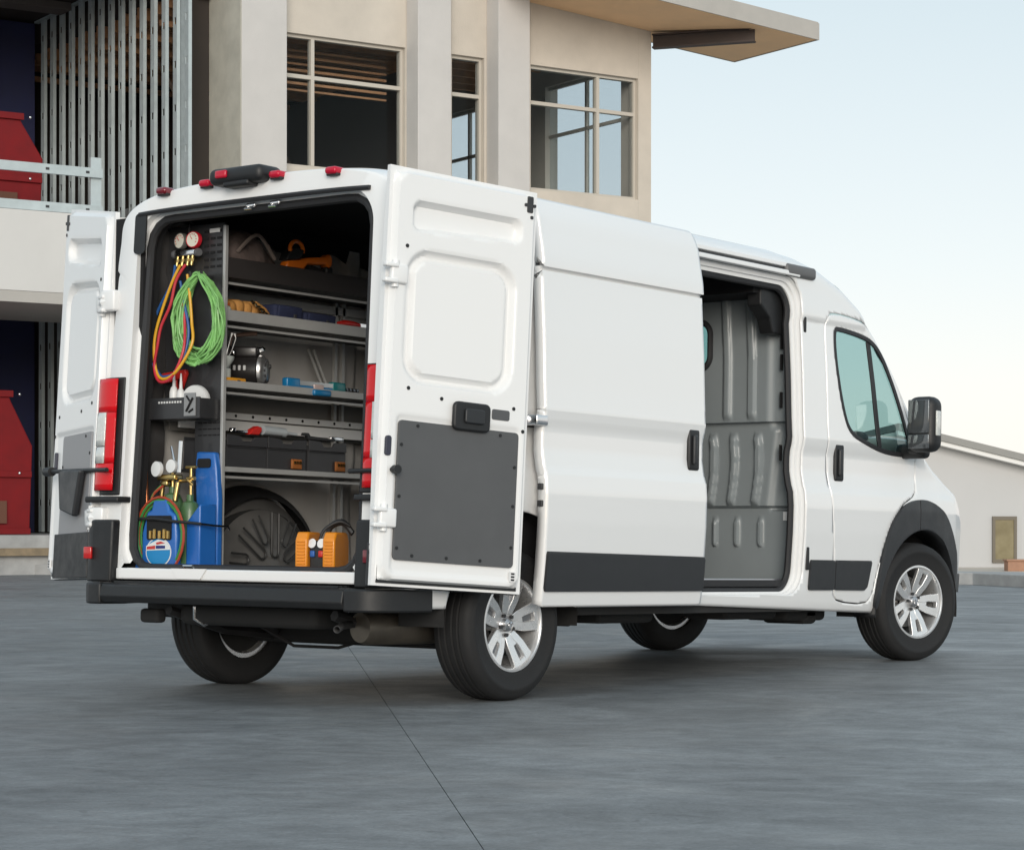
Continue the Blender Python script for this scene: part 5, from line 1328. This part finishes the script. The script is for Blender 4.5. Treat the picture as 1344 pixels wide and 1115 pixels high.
k = M(); k.tube([(-0.05+0.048*math.cos(a), -0.02, 0.10+0.042*math.sin(a)) for a in frange(-0.3, PI+0.3, 0.3)], 0.011, 8); k.build('loop_handle', ORG2, ow)
k = M(); k.rbox((0.20, 0, 0.012), (0.05, 0.05, 0.05), 0.01).cyl((0.05, 0, 0.02), (0.16, 0, 0.0), 0.022); k.build('battery', BLACKP, ow)

gl = vthing('work_gloves', 'tan leather work gloves with metal fittings on the second shelf', 'gloves', -0.40, 0.55, 1.849)
GLV = mat('glove_tan', (0.42, 0.20, 0.05), 0.8, var=0.25, vscale=20, bump=0.3, bscale=60)
k = M()
for i in range(4): k.rbox((-0.10+i*0.055, -0.06, 0.055+0.008*(i % 2)), (0.07, 0.14, 0.085), 0.03, (0.1, 0.25*(i-1.5), 0.2))
k.build('palm', GLV, gl)
k = M()
for i in range(4): k.tube([(0.06+0.0*i, -0.12+0.025*i, 0.085), (0.12, -0.125+0.025*i, 0.06), (0.17, -0.12+0.025*i, 0.03)], [0.02, 0.018, 0.012], 8)
k.build('finger', GLV, gl)
k = M()
for i in range(8): k.lathe([(0.006, 0), (0.013, 0.002), (0.013, 0.006), (0.006, 0.008)], (0.02+0.024*i, -0.145, 0.09-0.012*i), (rnd.random()-0.5, -1, rnd.random()), 10, closed=True)
k.build('chain', mat('steel_link', (0.7, 0.66, 0.5), 0.25, 1.0), gl)
t_ = vthing('fitting_jar', 'small pale jar at the rear end of the second shelf', 'jar', -0.535, 0.44, 1.849)
k = M(); k.lathe([(0, 0), (0.028, 0), (0.03, 0.006), (0.03, 0.05), (0.022, 0.06), (0, 0.06)], n=18); k.build('jar', mat('jar_pale', (0.45, 0.48, 0.42), 0.3), t_)
k = M(); k.lathe([(0, 0.061), (0.025, 0.061), (0.025, 0.075), (0, 0.075)], n=18); k.build('lid', mat('lid_orange', (0.5, 0.12, 0.03), 0.4), t_)
NVB = mat('navy_cloth', (0.014, 0.02, 0.055), 0.8, var=0.2, vscale=20, bump=0.3, bscale=120)
for xx, lab, sx in ((-0.10, 'navy tool pouch with open flap beside the tan gloves', 0.20), (0.14, 'flatter navy tool pouch between the other pouch and red handle', 0.24)):
    t_ = vthing('tool_pouch', lab, 'pouch', xx, 0.46, 1.849, 0, 'navy pouches on the second shelf')
    hh = 0.105 if sx < 0.22 else 0.085
    k = M(); k.rbox((0, 0.02, hh/2), (sx, 0.12, hh), 0.018); k.build('pouch', NVB, t_)
    k = M(); k.rbox((0, -0.045, hh*0.62), (sx*0.86, 0.014, hh*0.62), 0.006, (0.12, 0, 0)); k.build('flap', NVB, t_)
    k = M(); k.rbox((sx*0.15, -0.056, hh*0.42), (0.02, 0.006, 0.03), 0.002); k.build('buckle', DSTEEL, t_)
t_ = vthing('hand_saw', 'red handled hand tool at the far end of the second shelf', 'saw', 0.36, 0.43, 1.889)
k = M(); k.tube([(-0.075, 0, 0.006), (-0.03, 0, 0.012), (0.04, 0, 0.012), (0.09, 0, 0.008)], [0.012, 0.017, 0.017, 0.012], 10); k.build('handle', REDP, t_)
k = M(); k.box(0.09, 0.30, -0.002, 0.002, -0.01, 0.02); k.build('blade', CHROME, t_, smooth=0)

# vacuum pump on the third shelf
vp_ = vthing('vacuum_pump', 'black vacuum pump with silver finned end cap and top handle', 'pump', -0.33, 0.52, 1.519, math.radians(-58))
k = M(); k.lathe([(0, -0.10), (0.070, -0.10), (0.076, -0.09), (0.076, 0.085), (0.07, 0.09), (0, 0.09)], (0, 0, 0.085), (1, 0, 0), 30); b_ = k.build('motor', mat('pump_black', (0.02, 0.018, 0.018), 0.35, 0, 0.3), vp_)
k = M(); k.lathe([(0.0, 0.135), (0.045, 0.135), (0.058, 0.125), (0.072, 0.120), (0.082, 0.108), (0.083, 0.092), (0.07, 0.091)], (0, 0, 0.085), (1, 0, 0), 32); e_ = k.build('end_cap', mat('cast_aluminium', (0.55, 0.54, 0.53), 0.35, 0.9, var=0.15, vscale=40), vp_)
k = M()
for i in range(12):
    a = 2*PI*i/12; k.cyl((0.125, 0.052*math.cos(a), 0.085+0.052*math.sin(a)), (0.132, 0.052*math.cos(a), 0.085+0.052*math.sin(a)), 0.008, n=8)
k.cyl((0.136, 0.03, 0.11), (0.142, 0.03, 0.11), 0.012, n=10)
k.build('cap_bolt', DSTEEL, e_)
k = M(); k.rbox((0.02, 0, 0.18), (0.13, 0.085, 0.055), 0.012, (0, 0.0, 0)).rbox((-0.085, 0, 0.17), (0.075, 0.08, 0.10), 0.03); k.build('housing', mat('pump_black', (0.02, 0.018, 0.018), 0.35, 0, 0.3), vp_)
k = M(); k.tube([(-0.07, 0, 0.21), (-0.05, 0, 0.265), (0.06, 0, 0.275), (0.075, 0, 0.275)], 0.011, 8); k.build('handle', mat('handle_brown', (0.12, 0.07, 0.05), 0.4), vp_)
k = M(); k.lathe([(0, 0), (0.012, 0), (0.014, 0.01), (0.0, 0.03)], (-0.03, -0.06, 0.17), (0, -1, 0.3), 12).lathe([(0, 0), (0.016, 0), (0.016, 0.02), (0, 0.03)], (0.09, 0.0, 0.19), (1, 0, 0.3), 12); k.build('fitting', CHROME, vp_)
k = M()
for i in range(5): k.rbox((-0.075+i*0.026, -0.0765, 0.095), (0.014, 0.006, 0.026), 0.002, seg=1)
k.build('lettering', mat('print_grey', (0.45, 0.45, 0.45), 0.5), b_)
k = M(); k.rbox((0, 0, 0.006), (0.20, 0.12, 0.012), 0.004); k.build('foot', BLACKP, vp_)
t_ = vthing('funnel_cup', 'pale plastic funnel and cup behind the end panel on the third shelf', 'funnel', -0.535, 0.44, 1.519)
k = M(); k.lathe([(0, 0.0), (0.032, 0.0), (0.034, 0.075), (0.03, 0.08)], n=20); k.build('cup', mat('pale_plastic', (0.42, 0.45, 0.43), 0.4), t_, solid=0.002)
k = M(); k.lathe([(0.020, 0.082), (0.048, 0.125), (0.050, 0.14), (0.046, 0.14), (0.022, 0.09)], n=24); k.build('funnel', mat('pale_plastic', (0.42, 0.45, 0.43), 0.4), t_)
k = M()
for i in range(6): k.tube([(0.0, 0, 0.10), (0.01+0.01*i, 0.01*(i % 3-1), 0.17), (0.03+0.012*i, 0.012*(i % 3-1), 0.235), (0.045+0.006*i, 0.0, 0.26)], 0.0016, 4)
k.build('wire', SHELFW, t_)
t_ = vthing('drill_case', 'flat orange plastic case lying at the rear end of the third shelf', 'case', -0.50, 0.415, 1.5195)
k = M(); k.rbox((0, 0, 0.017), (0.15, 0.045, 0.034), 0.008); k.build('case', mat('case_orange', (0.62, 0.27, 0.02), 0.45), t_)
k = M(); k.rbox((0.02, -0.024, 0.018), (0.02, 0.005, 0.012), 0.002); k.build('clasp', DSTEEL, t_)
lv = vthing('spirit_level', 'blue and silver spirit level lying along the third shelf', 'level', 0.06, 0.41, 1.5195)
CY = mat('level_blue', (0.01, 0.16, 0.36), 0.35, 0, 0.3)
k = M(); k.box(-0.10, 0.16, -0.016, 0.016, 0.03, 0.052); k.build('rail', mat('aluminium_rail', (0.62, 0.63, 0.62), 0.3, 0.9), lv, smooth=0)
for xx in (-0.145, 0.20):
    k = M(); k.rbox((xx, 0, 0.035), (0.10, 0.04, 0.055), 0.008); k.build('end_cap', CY if xx < 0 else mat('level_teal', (0.01, 0.16, 0.17), 0.35, 0, 0.3), lv)
k = M(); k.box(-0.10, 0.15, -0.014, 0.014, 0.004, 0.029); k.build('web', CY, lv, smooth=0)
k = M(); k.rbox((0.045, -0.034, -0.004), (0.13, 0.03, 0.032), 0.010); k.build('clamp_pad', CY, lv)
k = M(); k.rbox((0.04, -0.018, 0.025), (0.07, 0.012, 0.03), 0.003); k.build('vial', mat('vial_pink', (0.45, 0.35, 0.33), 0.3), lv)
t_ = vthing('socket_rail', 'black socket rail with bright sockets beside the level', 'sockets', 0.36, 0.42, 1.519)
k = M(); k.rbox((0, 0, 0.02), (0.13, 0.04, 0.04), 0.006); k.build('rail', BLACKP, t_)
k = M()
for i in range(4): k.cyl((-0.04+i*0.027, -0.021, 0.028), (-0.04+i*0.027, -0.030, 0.03), 0.008, n=10)
k.build('socket', CHROME, t_)

# storage bins and hand tools on them
BINM = mat('bin_charcoal', (0.035, 0.035, 0.038), 0.42, 0, 0.1, var=0.08, vscale=10)
bx0 = [-0.555, -0.265, 0.037]
blab = ['charcoal storage bin nearest the rear, under the red snips', 'middle charcoal storage bin of the three, with orange part showing', 'charcoal storage bin farthest forward, with orange part at its corner']
b0 = None
for i in range(3):
    mt = VM @ T(bx0[i]+0.143, YF+0.012, 1.104)
    if b0 is None:
        b0 = thing('storage_bin', blab[0], 'bin', mt, 'charcoal bins on the lower shelf')
        k = M(); W_ = 0.141
        k.box(-W_, W_, 0, 0.006, 0.0, 0.11).box(-W_, W_, 0.30, 0.306, 0, 0.16).box(-W_, -W_+0.006, 0.006, 0.30, 0, 0.14).box(W_-0.006, W_, 0.006, 0.30, 0, 0.14).box(-W_+0.006, W_-0.006, 0.006, 0.30, 0, 0.006)
        k.build('bin', BINM, b0, smooth=0, bevel=0.003)
        k = M(); k.prism([(-W_, 0.112), (W_, 0.112), (W_, 0.165), (0.05, 0.160), (0.03, 0.135), (-0.03, 0.135), (-0.05, 0.162), (-W_, 0.168)], lambda a, b, d: (a, d, b), -0.006, 0.004); k.build('front_lip', BINM, b0, smooth=0, bevel=0.003)
        k = M(); k.box(-W_+0.008, W_-0.008, -0.0065, -0.0005, 0.104, 0.109); k.build('label_holder', DSTEEL, b0, smooth=0)
    else: dup(b0, mt, blab[i])
for i, xx in ((1, -0.06), (2, 0.27)):
    t_ = vthing('spare_part', ['', 'orange spare part at the front of the middle bin', 'orange spare part at the front of the forward bin'][i], 'part', xx, YF+0.004, 1.112)
    k = M(); k.rbox((0, 0, 0.03), (0.075, 0.012, 0.05), 0.004); k.build('block', mat('rust_orange', (0.30, 0.10, 0.02), 0.6, var=0.35, vscale=40), t_)
    k = M()
    for j in range(3): k.cyl((-0.02+j*0.02, -0.006, 0.035), (-0.02+j*0.02, -0.012, 0.04), 0.008, n=8)
    k.build('terminal', BRASS, t_)
t_ = vthing('tin_snips', 'red handled snips lying on top of the bins', 'snips', -0.33, 0.41, 1.277)
k = M(); k.prism([(-0.07, 0.0), (0.0, 0.0), (0.02, 0.02), (0.02, 0.04), (-0.01, 0.045), (-0.045, 0.028)], lambda a, b, d: (a, d, b), -0.02, 0.02); k.build('handle', REDP, t_, smooth=0, bevel=0.006)
k = M(); k.rbox((-0.13, 0, 0.012), (0.12, 0.02, 0.012), 0.004).rbox((-0.17, 0, 0.018), (0.03, 0.03, 0.02), 0.006); k.build('jaw', CHROME, t_)
t_ = vthing('caulk_gun', 'pale silver caulking gun lying on top of the bins', 'caulking gun', -0.20, 0.41, 1.275)
k = M(); k.cyl((-0.09, 0, 0.03), (0.07, 0, 0.024), 0.024, n=16).cyl((0.07, 0, 0.024), (0.16, 0, 0.02), 0.008); k.build('barrel', mat('silver_grey', (0.5, 0.54, 0.56), 0.35, 0.3), t_)
k = M(); k.prism([(-0.06, -0.0), (0.02, 0.0), (0.03, 0.008), (-0.07, 0.008)], lambda a, b, d: (a, d, b), -0.028, -0.025); k.build('trigger', DSTEEL, t_, smooth=0)
t_ = vthing('pipe_wrench', 'dark pipe wrench lying on the front of the bins', 'wrench', 0.06, 0.41, 1.272)
k = M(); k.prism([(-0.06, 0.02), (-0.05, 0.035), (-0.02, 0.035), (-0.005, 0.02), (0.18, 0.012), (0.18, 0.0), (-0.02, 0.002), (-0.03, 0.02)], lambda a, b, d: (a, d, b), -0.012, 0.012); k.build('handle', DSTEEL, t_, smooth=0, bevel=0.003)
k = M(); k.rbox((0.20, 0, 0.014), (0.10, 0.02, 0.02), 0.004); k.build('jaw', CHROME, t_)
